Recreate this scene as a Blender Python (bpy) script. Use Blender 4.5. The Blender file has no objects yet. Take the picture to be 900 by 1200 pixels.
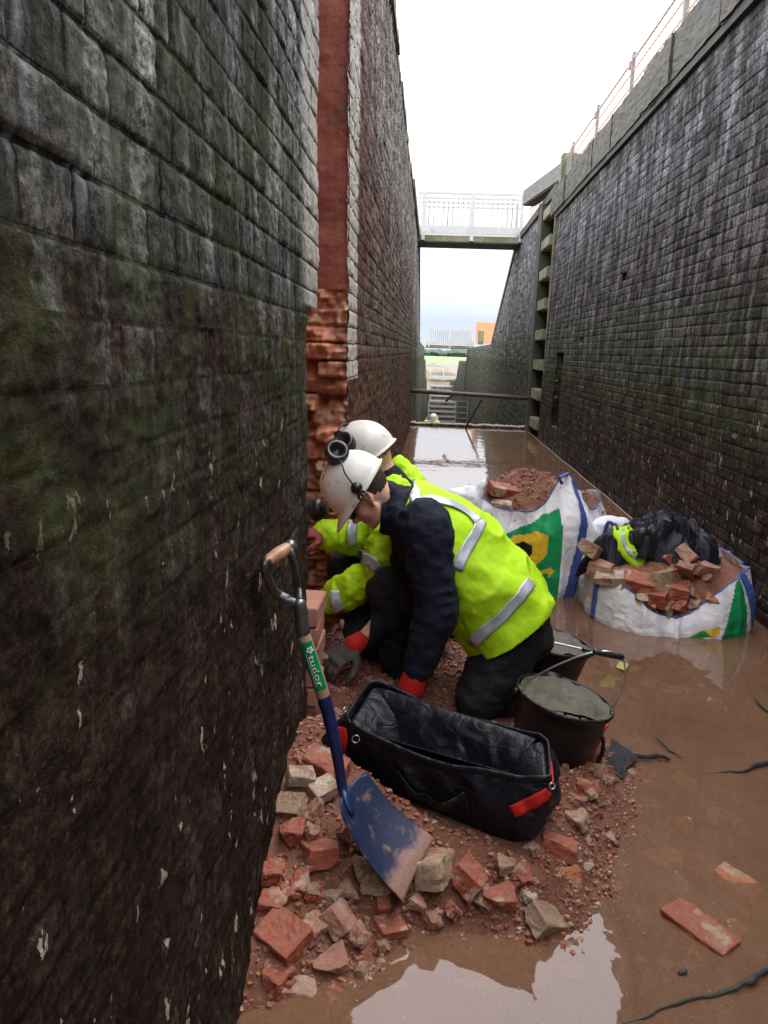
import bpy, bmesh, math, random
import numpy as np
from mathutils import Vector, Matrix
from mathutils.bvhtree import BVHTree
random.seed(7); RS = np.random.RandomState(11)
SC = bpy.context.scene; COL = SC.collection
rad = math.radians
# ------------------------------------------------------------------ camera
H = 1.45; F = 940.0
CM = Matrix.Rotation(rad(2.95), 3, 'Z') @ Matrix.Rotation(rad(90 - 11.415), 3, 'X') @ Matrix.Rotation(rad(2.0), 3, 'Z')
CP = Vector((0, 0, H))
cd = bpy.data.cameras.new('camera'); cam = bpy.data.objects.new('camera', cd); COL.objects.link(cam)
cam.matrix_world = Matrix.Translation(CP) @ CM.to_4x4()
cd.sensor_fit = 'VERTICAL'; cd.sensor_height = 36; cd.lens = 36 * F / 1200
cd.clip_start = 0.05; cd.clip_end = 9000; SC.camera = cam
def ray(x, y): return CM @ Vector(((x - 450) / F, -(y - 600) / F, -1))
def PZ(x, y, z=0.0): d = ray(x, y); return CP + d * ((z - H) / d.z)
def PX(x, y, X): d = ray(x, y); return CP + d * (X / d.x)
def PY(x, y, Y): d = ray(x, y); return CP + d * (Y / d.y)
# ------------------------------------------------------------------ numpy noise
def _h(ix, iy, iz, s):
    n = (ix.astype(np.int64) * 374761393 + iy.astype(np.int64) * 668265263 + iz.astype(np.int64) * 2147483647 + s * 974634777) & 0xffffffff
    n = ((n ^ (n >> 13)) * 1274126177) & 0xffffffff
    n = ((n ^ (n >> 16)) * 2246822519) & 0xffffffff
    return ((n ^ (n >> 15)) & 0xffffff) / float(0xffffff)
def vn(P, s=0):
    P = np.asarray(P, float); i = np.floor(P).astype(np.int64); f = P - i; f = f * f * (3 - 2 * f)
    x, y, z = i[:, 0], i[:, 1], i[:, 2]; r = 0
    for a in (0, 1):
        for b in (0, 1):
            for c in (0, 1):
                w = (f[:, 0] if a else 1 - f[:, 0]) * (f[:, 1] if b else 1 - f[:, 1]) * (f[:, 2] if c else 1 - f[:, 2])
                r = r + w * _h(x + a, y + b, z + c, s)
    return r
def fbm(P, sc, oc=4, s=0):
    P = np.asarray(P, float) * sc; r = 0; a = 1; t = 0
    for k in range(oc):
        r = r + a * (vn(P, s + k) - .5); t += a; a *= .5; P = P * 2.03 + 17.1
    return r / t * 2
def ridge(P, sc, oc=3, s=0):
    P = np.asarray(P, float) * sc; r = 0; a = 1; t = 0
    for k in range(oc):
        r = r + a * (1 - np.abs(2 * vn(P, s + k) - 1)); t += a; a *= .5; P = P * 2.1 + 5.3
    return r / t
def sm(x, a, b):
    t = np.clip((x - a) / (b - a), 0, 1); return t * t * (3 - 2 * t)
# ------------------------------------------------------------------ node helpers
class N:
    def __init__(s, name):
        s.m = bpy.data.materials.new(name); s.m.use_nodes = True; s.t = s.m.node_tree; s.t.nodes.clear()
        s.out = s.t.nodes.new('ShaderNodeOutputMaterial')
    def n(s, ty, ins=None, **kw):
        nd = s.t.nodes.new(ty)
        for k, v in kw.items(): setattr(nd, k, v)
        for k, v in (ins or {}).items(): s.set(nd.inputs[k], v)
        return nd
    def set(s, sock, v):
        if isinstance(v, bpy.types.NodeSocket): s.t.links.new(v, sock)
        elif isinstance(v, (tuple, list)) and len(v) == 3 and sock.type == 'RGBA': sock.default_value = (*v, 1)
        else: sock.default_value = v
    def pos(s): return s.n('ShaderNodeNewGeometry').outputs['Position']
    def oc(s): return s.n('ShaderNodeTexCoord').outputs['Object']
    def uv(s): return s.n('ShaderNodeTexCoord').outputs['UV']
    def mp(s, v, scale=(1, 1, 1), loc=(0, 0, 0), rot=(0, 0, 0)):
        return s.n('ShaderNodeMapping', {'Vector': v, 'Scale': scale, 'Location': loc, 'Rotation': rot}).outputs[0]
    def noise(s, v, sc, det=5, ro=.55, di=0): return s.n('ShaderNodeTexNoise', {'Vector': v, 'Scale': sc, 'Detail': det, 'Roughness': ro, 'Distortion': di}).outputs[0]
    def vor(s, v, sc, feat='F1', out='Distance'): return s.n('ShaderNodeTexVoronoi', {'Vector': v, 'Scale': sc}, feature=feat).outputs[out]
    def m_(s, op, a, b=0.0, c=0.0):
        nd = s.n('ShaderNodeMath', operation=op); s.set(nd.inputs[0], a); s.set(nd.inputs[1], b); s.set(nd.inputs[2], c); return nd.outputs[0]
    def mr(s, v, a, b, c=0.0, d=1.0):
        if b < a: a, b, c, d = b, a, d, c
        return s.n('ShaderNodeMapRange', {0: v, 1: a, 2: b, 3: c, 4: d}, interpolation_type='SMOOTHSTEP').outputs[0]
    def mix(s, f, a, b, bt='MIX'):
        nd = s.n('ShaderNodeMix', data_type='RGBA', blend_type=bt); s.set(nd.inputs[0], f); s.set(nd.inputs[6], a); s.set(nd.inputs[7], b); return nd.outputs[2]
    def ramp(s, f, st):
        nd = s.n('ShaderNodeValToRGB', {0: f}); e = nd.color_ramp.elements
        while len(e) < len(st): e.new(.5)
        for q, (p, c) in zip(e, st): q.position = p; q.color = (*c, 1)
        return nd.outputs[0]
    def sep(s, v): return s.n('ShaderNodeSeparateXYZ', {0: v}).outputs
    def bump(s, h, st=.5, d=.01, nrm=None):
        i = {'Height': h, 'Strength': st, 'Distance': d}
        if nrm is not None: i['Normal'] = nrm
        return s.n('ShaderNodeBump', i).outputs[0]
    def bsdf(s, col, rough=.6, nrm=None, **kw):
        i = {'Base Color': col, 'Roughness': rough}
        if nrm is not None: i['Normal'] = nrm
        i.update({k.replace('_', ' '): v for k, v in kw.items()})
        b = s.n('ShaderNodeBsdfPrincipled', i); s.t.links.new(b.outputs[0], s.out.inputs[0]); return s.m
def simple(name, col, rough=.6, var=.25, sc=20, bump=.2, bd=.002, dirt=None, dsc=6, dth=.55, **kw):
    """painted / cloth / plastic surface: colour with a little variation, optional dirt blotches, fine bump"""
    t = N(name); v = t.oc(); a = t.noise(v, sc, 6, .6)
    lo = tuple(c * (1 - var) for c in col); hi = tuple(min(1, c * (1 + var)) for c in col)
    c = t.ramp(a, [(.3, lo), (.7, hi)])
    if dirt: c = t.mix(t.mr(t.noise(v, dsc, 8, .65), dth, dth + .15), c, dirt)
    return t.bsdf(c, rough, t.bump(t.noise(v, sc * 6, 4, .6), bump, bd), **kw)
# ------------------------------------------------------------------ object helpers
def tag(o, label=None, cat=None, group=None, kind=None):
    if label: o['label'] = label
    if cat: o['category'] = cat
    if group: o['group'] = group
    if kind: o['kind'] = kind
    return o
def thing(name, loc, label, cat, group=None):
    o = bpy.data.objects.new(name, None); COL.objects.link(o); o.location = loc; o.empty_display_size = .1
    return tag(o, label, cat, group)
def wloc(o):
    v = Vector((0, 0, 0))
    while o is not None: v = v + Vector(o.location); o = o.parent
    return v
def mesh_obj(name, V, Fc, mats, parent=None, smooth=False, uv=None, loc=None, mi=None):
    """world-space vertices; the object's origin goes to loc (or stays on the parent)"""
    me = bpy.data.meshes.new(name); V = np.asarray(V, float)
    if loc is not None: base = np.array(loc, float)
    elif parent is not None: base = np.array(wloc(parent))
    else: base = V.mean(0); base[2] = V[:, 2].min()
    me.from_pydata((V - base).tolist(), [], [tuple(f) for f in Fc] if not isinstance(Fc, np.ndarray) else Fc.tolist())
    for m in (mats if isinstance(mats, (list, tuple)) else [mats]): me.materials.append(m)
    if mi is not None: me.polygons.foreach_set('material_index', np.asarray(mi, np.int32))
    if smooth: me.polygons.foreach_set('use_smooth', np.ones(len(me.polygons), bool))
    if uv is not None:
        l = me.uv_layers.new(name='UVMap'); vi = np.zeros(len(me.loops), np.int32); me.loops.foreach_get('vertex_index', vi)
        l.data.foreach_set('uv', np.asarray(uv, np.float32)[vi].ravel())
    me.update()
    o = bpy.data.objects.new(name, me); COL.objects.link(o)
    if parent is not None:
        o.parent = parent; o.location = Vector(base) - wloc(parent) if loc is not None else (0, 0, 0)
    else: o.location = base
    return o
class MB:
    def __init__(s): s.v = []; s.f = []
    def add(s, V, Fc):
        o = len(s.v); s.v += [tuple(x) for x in V]; s.f += [tuple(i + o for i in f) for f in Fc]; return s
    def box(s, c, d, R=None, bev=0):
        bm = bmesh.new(); bmesh.ops.create_cube(bm, size=1)
        for v in bm.verts: v.co = Vector((v.co.x * d[0], v.co.y * d[1], v.co.z * d[2]))
        if bev: bmesh.ops.bevel(bm, geom=bm.edges[:], offset=bev, segments=2, affect='EDGES')
        V = [(R @ v.co if R else v.co) + Vector(c) for v in bm.verts]; bm.verts.index_update()
        s.add(V, [[v.index for v in f.verts] for f in bm.faces]); bm.free(); return s
    def bar(s, a, b, w, h=None, bev=0):
        a, b = Vector(a), Vector(b); d = b - a; L = d.length; z = d.normalized()
        up = Vector((0, 0, 1)) if abs(z.z) < .95 else Vector((0, 1, 0))
        x = up.cross(z).normalized(); y = z.cross(x); R = Matrix((x, y, z)).transposed()
        return s.box((a + b) / 2, (w, h or w, L), R, bev)
    def tube(s, pts, r, seg=10, ref=None, cap=True, sub=1):
        V, Fc = tube(pts, r, seg, ref, cap, sub); return s.add(V, Fc)
    def lathe(s, prof, c=(0, 0, 0), R=None, seg=32, close=False):
        V = []; Fc = []; n = len(prof)
        for j in range(seg):
            a = 2 * math.pi * j / seg
            for (r, z) in prof:
                p = Vector((r * math.cos(a), r * math.sin(a), z)); V.append((R @ p if R else p) + Vector(c))
        for j in range(seg):
            k = (j + 1) % seg
            for i in range(n - (0 if close else 1)):
                i2 = (i + 1) % n; Fc.append((j * n + i, k * n + i, k * n + i2, j * n + i2))
        return s.add(V, Fc)
    def out(s, name, mats, parent=None, smooth=False, **kw): return mesh_obj(name, s.v, s.f, mats, parent, smooth, **kw)
def catmull(P, sub):
    P = [Vector(p) for p in P]
    if sub <= 1 or len(P) < 3: return P
    o = []
    for i in range(len(P) - 1):
        p0 = P[max(i - 1, 0)]; p1 = P[i]; p2 = P[i + 1]; p3 = P[min(i + 2, len(P) - 1)]
        for k in range(sub):
            t = k / sub
            o.append(.5 * ((2 * p1) + (p2 - p0) * t + (2 * p0 - 5 * p1 + 4 * p2 - p3) * t * t + (3 * p1 - p0 - 3 * p2 + p3) * t ** 3))
    return o + [P[-1]]
def tube(pts, r, seg=12, ref=None, cap=True, sub=1):
    """closed tube with elliptical sections r=(a,b): b along ref"""
    n = len(pts)
    R = r if isinstance(r, (list, tuple)) and len(r) == n else [r] * n
    R = [Vector((q, q, 0)) if not isinstance(q, (tuple, list, Vector)) else Vector((q[0], q[1], 0)) for q in R]
    P = catmull(pts, sub); R = catmull(R, sub)
    T = [(P[min(i + 1, len(P) - 1)] - P[max(i - 1, 0)]).normalized() for i in range(len(P))]
    if ref is None:
        ref = Vector((0, 0, 1)) if abs(T[0].z) < .9 else Vector((0, 1, 0)); carry = True
    else: ref = Vector(ref); carry = False
    rings = []; b = ref
    if cap:
        k0, k1 = 3, 3; r0 = min(R[0].x, R[0].y); r1 = min(R[-1].x, R[-1].y)
        cp = []; cr = []; ct = []
        for k in range(k0):
            a = math.pi / 2 * (1 - (k + .15) / k0); cp.append(P[0] - T[0] * r0 * math.sin(a)); cr.append(R[0] * math.cos(a)); ct.append(T[0])
        ep = []; er = []; et = []
        for k in range(k1):
            a = math.pi / 2 * ((k + .85) / k1); ep.append(P[-1] + T[-1] * r1 * math.sin(a)); er.append(R[-1] * math.cos(a)); et.append(T[-1])
        P = cp + P + ep; R = cr + R + er; T = ct + T + et
    V = []
    for p, q, t in zip(P, R, T):
        bb = (b if carry else ref); bb = bb - t * bb.dot(t); bb.normalize(); aa = t.cross(bb); b = bb
        for j in range(seg):
            a = 2 * math.pi * j / seg; V.append(p + aa * (q.x * math.cos(a)) + bb * (q.y * math.sin(a)))
    Fc = []
    for i in range(len(P) - 1):
        for j in range(seg): Fc.append((i * seg + j, i * seg + (j + 1) % seg, (i + 1) * seg + (j + 1) % seg, (i + 1) * seg + j))
    Fc.append(tuple(reversed(range(seg)))); Fc.append(tuple(range((len(P) - 1) * seg, len(P) * seg)))
    return V, Fc
def ell(mb, c, r, R=None, seg=20):
    V = []; n = seg // 2
    for i in range(n + 1):
        a = math.pi * (i + .02) / (n + .04)
        for j in range(seg):
            b = 2 * math.pi * j / seg; p = Vector((r[0] * math.sin(a) * math.cos(b), r[1] * math.sin(a) * math.sin(b), r[2] * math.cos(a)))
            V.append((R @ p if R else p) + Vector(c))
    Fc = [(i * seg + j, (i + 1) * seg + j, (i + 1) * seg + (j + 1) % seg, i * seg + (j + 1) % seg) for i in range(n) for j in range(seg)]
    Fc.append(tuple(range(seg))); Fc.append(tuple(reversed(range(n * seg, (n + 1) * seg))))
    mb.add(V, Fc)
def remesh(mb, vox, smooth=6, disp=None):
    """union of the closed pieces in mb -> (V, F) arrays; disp(V, normals) -> offsets"""
    me = bpy.data.meshes.new('tmp'); me.from_pydata([tuple(v) for v in mb.v], [], mb.f); me.update()
    bm = bmesh.new(); bm.from_mesh(me); bmesh.ops.recalc_face_normals(bm, faces=bm.faces[:]); bm.to_mesh(me); bm.free()
    o = bpy.data.objects.new('tmp', me); COL.objects.link(o)
    m = o.modifiers.new('r', 'REMESH'); m.mode = 'VOXEL'; m.voxel_size = vox
    if smooth: s = o.modifiers.new('s', 'SMOOTH'); s.factor = .5; s.iterations = smooth
    dg = bpy.context.evaluated_depsgraph_get(); dg.update()
    r = bpy.data.meshes.new_from_object(o.evaluated_get(dg)); bpy.data.objects.remove(o)
    n = len(r.vertices); V = np.zeros(n * 3); r.vertices.foreach_get('co', V); V = V.reshape(-1, 3)
    Nn = np.zeros(n * 3); r.vertices.foreach_get('normal', Nn); Nn = Nn.reshape(-1, 3)
    Fc = [tuple(p.vertices) for p in r.polygons]; bpy.data.meshes.remove(r)
    if disp is not None: V = V + Nn * disp(V, Nn)[:, None]
    return V, Fc
def cut(V, Fc, planes):
    """drop what lies beyond each plane (point, normal)"""
    bm = bmesh.new(); vs = [bm.verts.new(v) for v in V]
    for f in Fc:
        try: bm.faces.new([vs[i] for i in f])
        except ValueError: pass
    for p, n in planes: bmesh.ops.bisect_plane(bm, geom=bm.verts[:] + bm.edges[:] + bm.faces[:], plane_co=Vector(p), plane_no=Vector(n), clear_outer=True)
    bm.verts.index_update(); V = [v.co[:] for v in bm.verts]; Fc = [[v.index for v in f.verts] for f in bm.faces]; bm.free(); return np.array(V), Fc
def bvh(V, Fc): return BVHTree.FromPolygons([tuple(v) for v in V], [tuple(f) for f in Fc])
def hit(tree, x, y, eps=0.0):
    d = ray(x, y).normalized(); p, n, i, t = tree.ray_cast(CP, d)
    if p is None: return None, None
    return p, (n if n.dot(d) < 0 else -n)
def ribbon(tree, pts, w, off=.003, step=.008, pix=True, across=5, thick=0.0):
    """strip of width w laid on a surface along points"""
    Q = []
    for q in pts:
        if pix:
            p, n = hit(tree, *q)
            if p is not None: Q.append(p)
        else: Q.append(Vector(q))
    if len(Q) < 2: return MB()
    P = catmull(Q, 12); L = [P[0]]
    for p in P[1:]:
        if (p - L[-1]).length > step: L.append(p)
    S = []
    for p in L:
        q, n, i, d = tree.find_nearest(p); S.append((q, n))
    if sum(1 if n.dot(CP - q) > 0 else -1 for q, n in S) < 0: S = [(q, -n) for q, n in S]; fl_ = -1
    else: fl_ = 1
    V = []; k = across
    for i, (p, n) in enumerate(S):
        a = S[max(i - 2, 0)]; b = S[min(i + 2, len(S) - 1)]; t = (b[0] - a[0]).normalized(); nn = (a[1] + n + b[1]).normalized(); c = nn.cross(t).normalized()
        for j in range(k):
            u = (j / (k - 1) - .5) * w; q, qn, ii, dd = tree.find_nearest(p + c * u)
            V.append(q + (qn * fl_ + nn).normalized() * off)
    Fc = [(i * k + j, i * k + j + 1, (i + 1) * k + j + 1, (i + 1) * k + j) for i in range(len(S) - 1) for j in range(k - 1)]
    return MB().add(V, Fc)
def grid_faces(nu, nv, keep=None):
    i = np.arange(nu - 1)[:, None] * nv + np.arange(nv - 1)[None, :]
    Fq = np.stack([i, i + nv, i + nv + 1, i + 1], -1).reshape(-1, 4)
    return Fq if keep is None else Fq[keep.reshape(-1)]
def solid(o, t):
    m = o.modifiers.new('thickness', 'SOLIDIFY'); m.thickness = t; m.offset = -1; return o
def dup(o, parent=None, loc=None):
    c = o.copy(); COL.objects.link(c)
    if parent is not None: c.parent = parent
    if loc is not None: c.location = loc
    for ch in list(o.children): dup(ch, c)
    return c
def text_mesh(s, size):
    cu = bpy.data.curves.new('t', 'FONT'); cu.body = s; cu.size = size; cu.resolution_u = 3
    o = bpy.data.objects.new('t', cu); COL.objects.link(o); dg = bpy.context.evaluated_depsgraph_get(); dg.update()
    r = bpy.data.meshes.new_from_object(o.evaluated_get(dg)); V = [v.co.copy() for v in r.vertices]; Fc = [tuple(p.vertices) for p in r.polygons]
    bpy.data.objects.remove(o); return V, Fc
# ================================================================== materials
BW, BH, MS = .236, .0775, .0048
def brick_nodes(t, uv, c1, c2, mo, ms=MS, bw=BW, bh=BH, sq=.5):
    b = t.n('ShaderNodeTexBrick', {'Vector': uv, 'Color1': c1, 'Color2': c2, 'Mortar': mo, 'Scale': 1.0, 'Mortar Size': ms, 'Mortar Smooth': .5, 'Bias': 0.0, 'Brick Width': bw, 'Row Height': bh})
    b.offset = .5; b.offset_frequency = 2; b.squash = sq; b.squash_frequency = 2; return b.outputs['Color'], b.outputs['Fac']
def wall_mat(name, low, mid, up, moss=.5, tide=1.3, spots=True, strips=None, topmoss=3.4, wet=.32, redzone=None, course=1.0, low_b=.35, spot_a=.5, wspec=.5, glint_k=.5, fine=.30, lowwet=.22, sq=.5, glint_top=9.0, up0=2.3):
    t = N(name); P = t.pos(); U = t.uv(); x, y, z = t.sep(P)[0:3]
    col, fac = brick_nodes(t, U, (1.5, 1.5, 1.55), (.42, .42, .42), (.22, .21, .2), sq=sq)
    n1 = t.noise(P, 2.2, 8, .62); n2 = t.noise(P, 14, 8, .7); n3 = t.noise(t.mp(P, (9, 9, 1.6)), 1.5, 6, .65); n4 = t.noise(P, 110, 5, .8); n5 = t.noise(t.mp(P, (1, 1, 1.5)), 38, 6, .78)
    zz = t.m_('ADD', z, t.m_('MULTIPLY', t.m_('SUBTRACT', n1, .5), .5))
    zt = t.m_('ADD', z, t.m_('MULTIPLY', t.m_('SUBTRACT', n1, .5), .12))
    base = t.mix(t.mr(zt, tide - .06, tide + .02), low, mid)
    base = t.mix(t.mr(zz, up0, up0 + .8), base, up)
    # brick pattern is weaker on the slimed lower zone
    bf = t.mr(zt, tide - .05, tide + .03, low_b, 1.0)
    base = t.mix(t.m_('MULTIPLY', bf, course), base, t.mix(1, base, col, 'MULTIPLY'))
    base = t.mix(.75, base, t.mix(1, base, t.ramp(n2, [(.28, (.3, .3, .3)), (.5, (.95, .95, .95)), (.75, (1.9, 1.85, 1.8))]), 'MULTIPLY'))
    base = t.mix(.7, base, t.mix(1, base, t.ramp(n5, [(.34, (.18, .18, .18)), (.5, (.95, .95, .95)), (.68, (2.5, 2.4, 2.3))]), 'MULTIPLY'))
    base = t.mix(.75, base, t.mix(1, base, t.ramp(n4, [(.36, (.2, .2, .2)), (.5, (.95, .95, .95)), (.66, (2.6, 2.5, 2.4))]), 'MULTIPLY'))
    base = t.mix(.6, base, t.mix(1, base, t.ramp(n3, [(.3, (.4, .4, .4)), (.7, (1.7, 1.7, 1.7))]), 'MULTIPLY'))
    # pale streaks above the tide line paint wet glints into the brick colour
    pale = t.m_('MULTIPLY', t.m_('MULTIPLY', t.mr(n3, .52, .66), t.mr(zt, tide - .02, tide + .05)), t.mr(zz, glint_top + .5, glint_top, .12, 1.0))
    base = t.mix(t.m_('MULTIPLY', pale, glint_k), base, (.23, .23, .25))
    # moss band just under the tide line, patches above and near the coping
    mz = t.m_('MULTIPLY', t.mr(zz, tide - .65, tide - .1), t.mr(zz, tide + .95, tide + .3))
    mz = t.m_('MAXIMUM', mz, t.m_('MULTIPLY', t.mr(zz, topmoss - .6, topmoss + .2), .9))
    mo = t.m_('MULTIPLY', t.m_('MULTIPLY', mz, t.mr(t.noise(P, 4, 8, .7), .40, .58)), moss)
    base = t.mix(mo, base, t.ramp(n2, [(.3, (.016, .022, .009)), (.7, (.062, .078, .024))]))
    if redzone: base = t.mix(t.m_('MULTIPLY', t.mr(t.m_('ADD', y, t.m_('MULTIPLY', n1, 1.5)), redzone[1], redzone[0]), .75), base, t.ramp(n2, [(.3, (.035, .016, .011)), (.7, (.15, .06, .042))]))
    if strips:
        for (a, b, c, d, zl) in strips:
            yy = t.m_('ADD', y, t.m_('MULTIPLY', t.m_('SUBTRACT', n1, .5), .05))
            f = t.m_('MULTIPLY', t.m_('MULTIPLY', t.mr(yy, a, b), t.mr(yy, d, c)), t.mr(z, zl, zl + .01))
            pc = t.mix(1, t.mix(fac, (.55, .52, .47), (.10, .09, .08)), t.ramp(n2, [(.25, (.5, .5, .5)), (.7, (1.1, 1.1, 1.1))]), 'MULTIPLY')
            base = t.mix(t.m_('MULTIPLY', f, .85), base, pc)
    if spots:
        sp = t.noise(t.mp(P, (1, 1, .55)), 21, 5, .62); cl = t.noise(P, 1.9, 3)
        s = t.m_('MULTIPLY', t.m_('MULTIPLY', t.mr(sp, .64, .655), t.mr(cl, spot_a, spot_a + .1)), t.mr(z, 1.35, 1.15))
        base = t.mix(s, base, (.42, .38, .29))
    wm = t.m_('MULTIPLY', t.m_('MULTIPLY', t.mr(t.noise(t.mp(P, (5, 5, 1.1)), 1.3, 6, .7), .44, .62), t.mr(n5, .36, .60)), t.mr(zz, tide - .5, tide + .4, lowwet, 1.0))
    rough = t.m_('ADD', t.m_('MULTIPLY', t.m_('SUBTRACT', 1.0, wm), .5), wet); spec = t.m_('ADD', .07, t.m_('MULTIPLY', t.m_('MULTIPLY', wm, t.m_('POWER', col, 1.6)), wspec))
    h = t.m_('ADD', t.m_('ADD', t.m_('MULTIPLY', n2, .35), t.m_('MULTIPLY', n5, .5)), t.m_('ADD', t.m_('MULTIPLY', n4, fine), t.m_('MULTIPLY', fac, t.m_('MULTIPLY', bf, -.35))))
    return t.bsdf(base, rough, t.bump(h, .9, .010), Specular_IOR_Level=spec)
def red_mat(name, a=(.15, .040, .026), b=(.28, .088, .056), mortar=.35, bd=.01):
    t = N(name); P = t.pos(); n = t.noise(P, 9, 8, .65); n2 = t.noise(P, 45, 5, .7)
    c = t.ramp(n, [(.3, a), (.7, b)]); c = t.mix(t.m_('MULTIPLY', t.mr(t.noise(P, 6, 6, .6), .5, .64), mortar), c, (.36, .25, .16))
    c = t.mix(t.mr(t.noise(P, 2.5, 5), .55, .7), c, (.05, .025, .018))
    return t.bsdf(c, .62, t.bump(t.m_('ADD', n, t.m_('MULTIPLY', n2, .5)), .8, bd), Specular_IOR_Level=.35)
M = {}
M['wall_l'] = wall_mat('near_left_brickwork', (.025, .0142, .0098), (.048, .046, .040), (.027, .0225, .0195), moss=.68, fine=.9, lowwet=.42, wspec=.95, glint_top=1.8, glint_k=.75, up0=1.65, tide=1.56, strips=[(2.40, 2.56, 9, 10, 1.575)], wet=.30, low_b=.22, spot_a=.40)
M['wall_lf'] = wall_mat('far_left_brickwork', (.065, .034, .025), (.10, .070, .058), (.13, .115, .105), moss=.5, glint_k=.15, tide=1.45, strips=[(3, 3.2, 4.22, 4.32, 1.3)], sq=1.0, redzone=(4.2, 7.0), wet=.42, topmoss=3.7)
M['wall_r'] = wall_mat('right_brickwork', (.030, .0185, .0135), (.036, .029, .0255), (.058, .054, .058), moss=.8, tide=1.25, topmoss=3.9, sq=1.0, fine=.5, wspec=.9, wet=.2, low_b=.8, spot_a=.34)
M['wall_tail'] = wall_mat('tail_brickwork', (.07, .07, .05), (.13, .125, .115), (.15, .15, .15), moss=1.0, tide=1.3, spots=False, topmoss=5, wet=.3)
M['red'] = red_mat('red_chase_mortar', mortar=.12)
M['redbrick'] = red_mat('broken_red_brick', (.26, .075, .042), (.52, .22, .12), .8, .012)
M['newbrick'] = red_mat('new_pinkish_brick', (.32, .14, .10), (.42, .21, .155), .3, .004)
def stone_mat(name, a, b, moss=.5, rough=.6):
    t = N(name); P = t.pos(); n = t.noise(P, 7, 8, .7); c = t.ramp(n, [(.3, a), (.7, b)])
    c = t.mix(t.m_('MULTIPLY', t.mr(t.noise(P, 3, 6), .5, .62), moss), c, (.06, .07, .02))
    c = t.mix(t.mr(t.noise(P, 22, 6, .7), .6, .72), c, tuple(k * .35 for k in a))
    return t.bsdf(c, rough, t.bump(t.noise(P, 35, 6, .7), .6, .008))
M['coping'] = stone_mat('weathered_coping_stone', (.028, .024, .017), (.085, .072, .052), .9)
M['conc'] = stone_mat('pale_concrete', (.28, .26, .22), (.42, .4, .36), .2, .8)
def wood_mat(name, a, b, moss=0, rough=.65, ax=2):
    t = N(name); v = t.oc(); s = [14, 14, 14]; s[ax] = 1.2; n = t.noise(t.mp(v, tuple(s)), 2.5, 8, .6)
    c = t.ramp(n, [(.3, a), (.7, b)])
    if moss: c = t.mix(t.m_('MULTIPLY', t.mr(t.noise(v, 2.5, 6), .42, .6), moss), c, (.10, .13, .02))
    return t.bsdf(c, rough, t.bump(n, .4, .004))
M['timber'] = wood_mat('wet_gate_timber', (.17, .15, .10), (.33, .30, .22), .7)
M['timber_grey'] = wood_mat('grey_weathered_beam', (.13, .12, .11), (.30, .285, .265), .15, ax=1)
M['timber_dark'] = wood_mat('dark_wet_timber', (.02, .018, .015), (.05, .045, .04), .2)
M['timber_new'] = wood_mat('raw_batten_wood', (.25, .17, .09), (.42, .31, .19), 0, .75)
M['shaft'] = wood_mat('ash_shaft_wood', (.26, .17, .10), (.40, .28, .17), 0, .5)
M['grip'] = wood_mat('varnished_grip_wood', (.30, .155, .075), (.45, .26, .14), 0, .4, ax=0)
M['white_paint'] = simple('white_painted_rail', (.55, .55, .54), .45, .08, 5, dirt=(.36, .33, .28), dth=.6)
M['grey_metal'] = simple('grey_galvanised_metal', (.22, .225, .24), .45, .15, 10)
M['orange'] = simple('orange_barrier_plastic', (.75, .36, .18), .5, .25, 5)
M['yellow_brick'] = stone_mat('buff_block', (.32, .22, .1), (.5, .36, .18), .1)
# mud / rubble
def mud():
    t = N('wet_red_rubble_dust'); P = t.pos(); n = t.noise(P, 8, 8, .65); n2 = t.noise(P, 60, 8, .75)
    c = t.ramp(n, [(.25, (.13, .050, .030)), (.5, (.28, .108, .062)), (.75, (.42, .20, .125))])
    c = t.mix(t.mr(n2, .5, .75), c, (.33, .21, .15)); c = t.mix(t.mr(n2, .42, .28), c, (.05, .022, .015))
    return t.bsdf(c, t.mr(n2, .3, .7, .35, .75), t.bump(t.m_('ADD', n2, t.m_('MULTIPLY', n, .4)), 1, .02), Specular_IOR_Level=.4)
M['mud'] = mud()
def dusty(t, c):
    P = t.pos(); nz_ = t.sep(t.n('ShaderNodeNewGeometry').outputs['Normal'])[2]; d = t.m_('MULTIPLY', t.mr(nz_, .1, .9), t.mr(t.noise(P, 28, 7, .75), .40, .58))
    c = t.mix(t.m_('MULTIPLY', d, .62), c, t.ramp(t.noise(P, 70, 5, .7), [(.3, (.20, .085, .052)), (.7, (.40, .21, .14))]))
    return c
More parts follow.
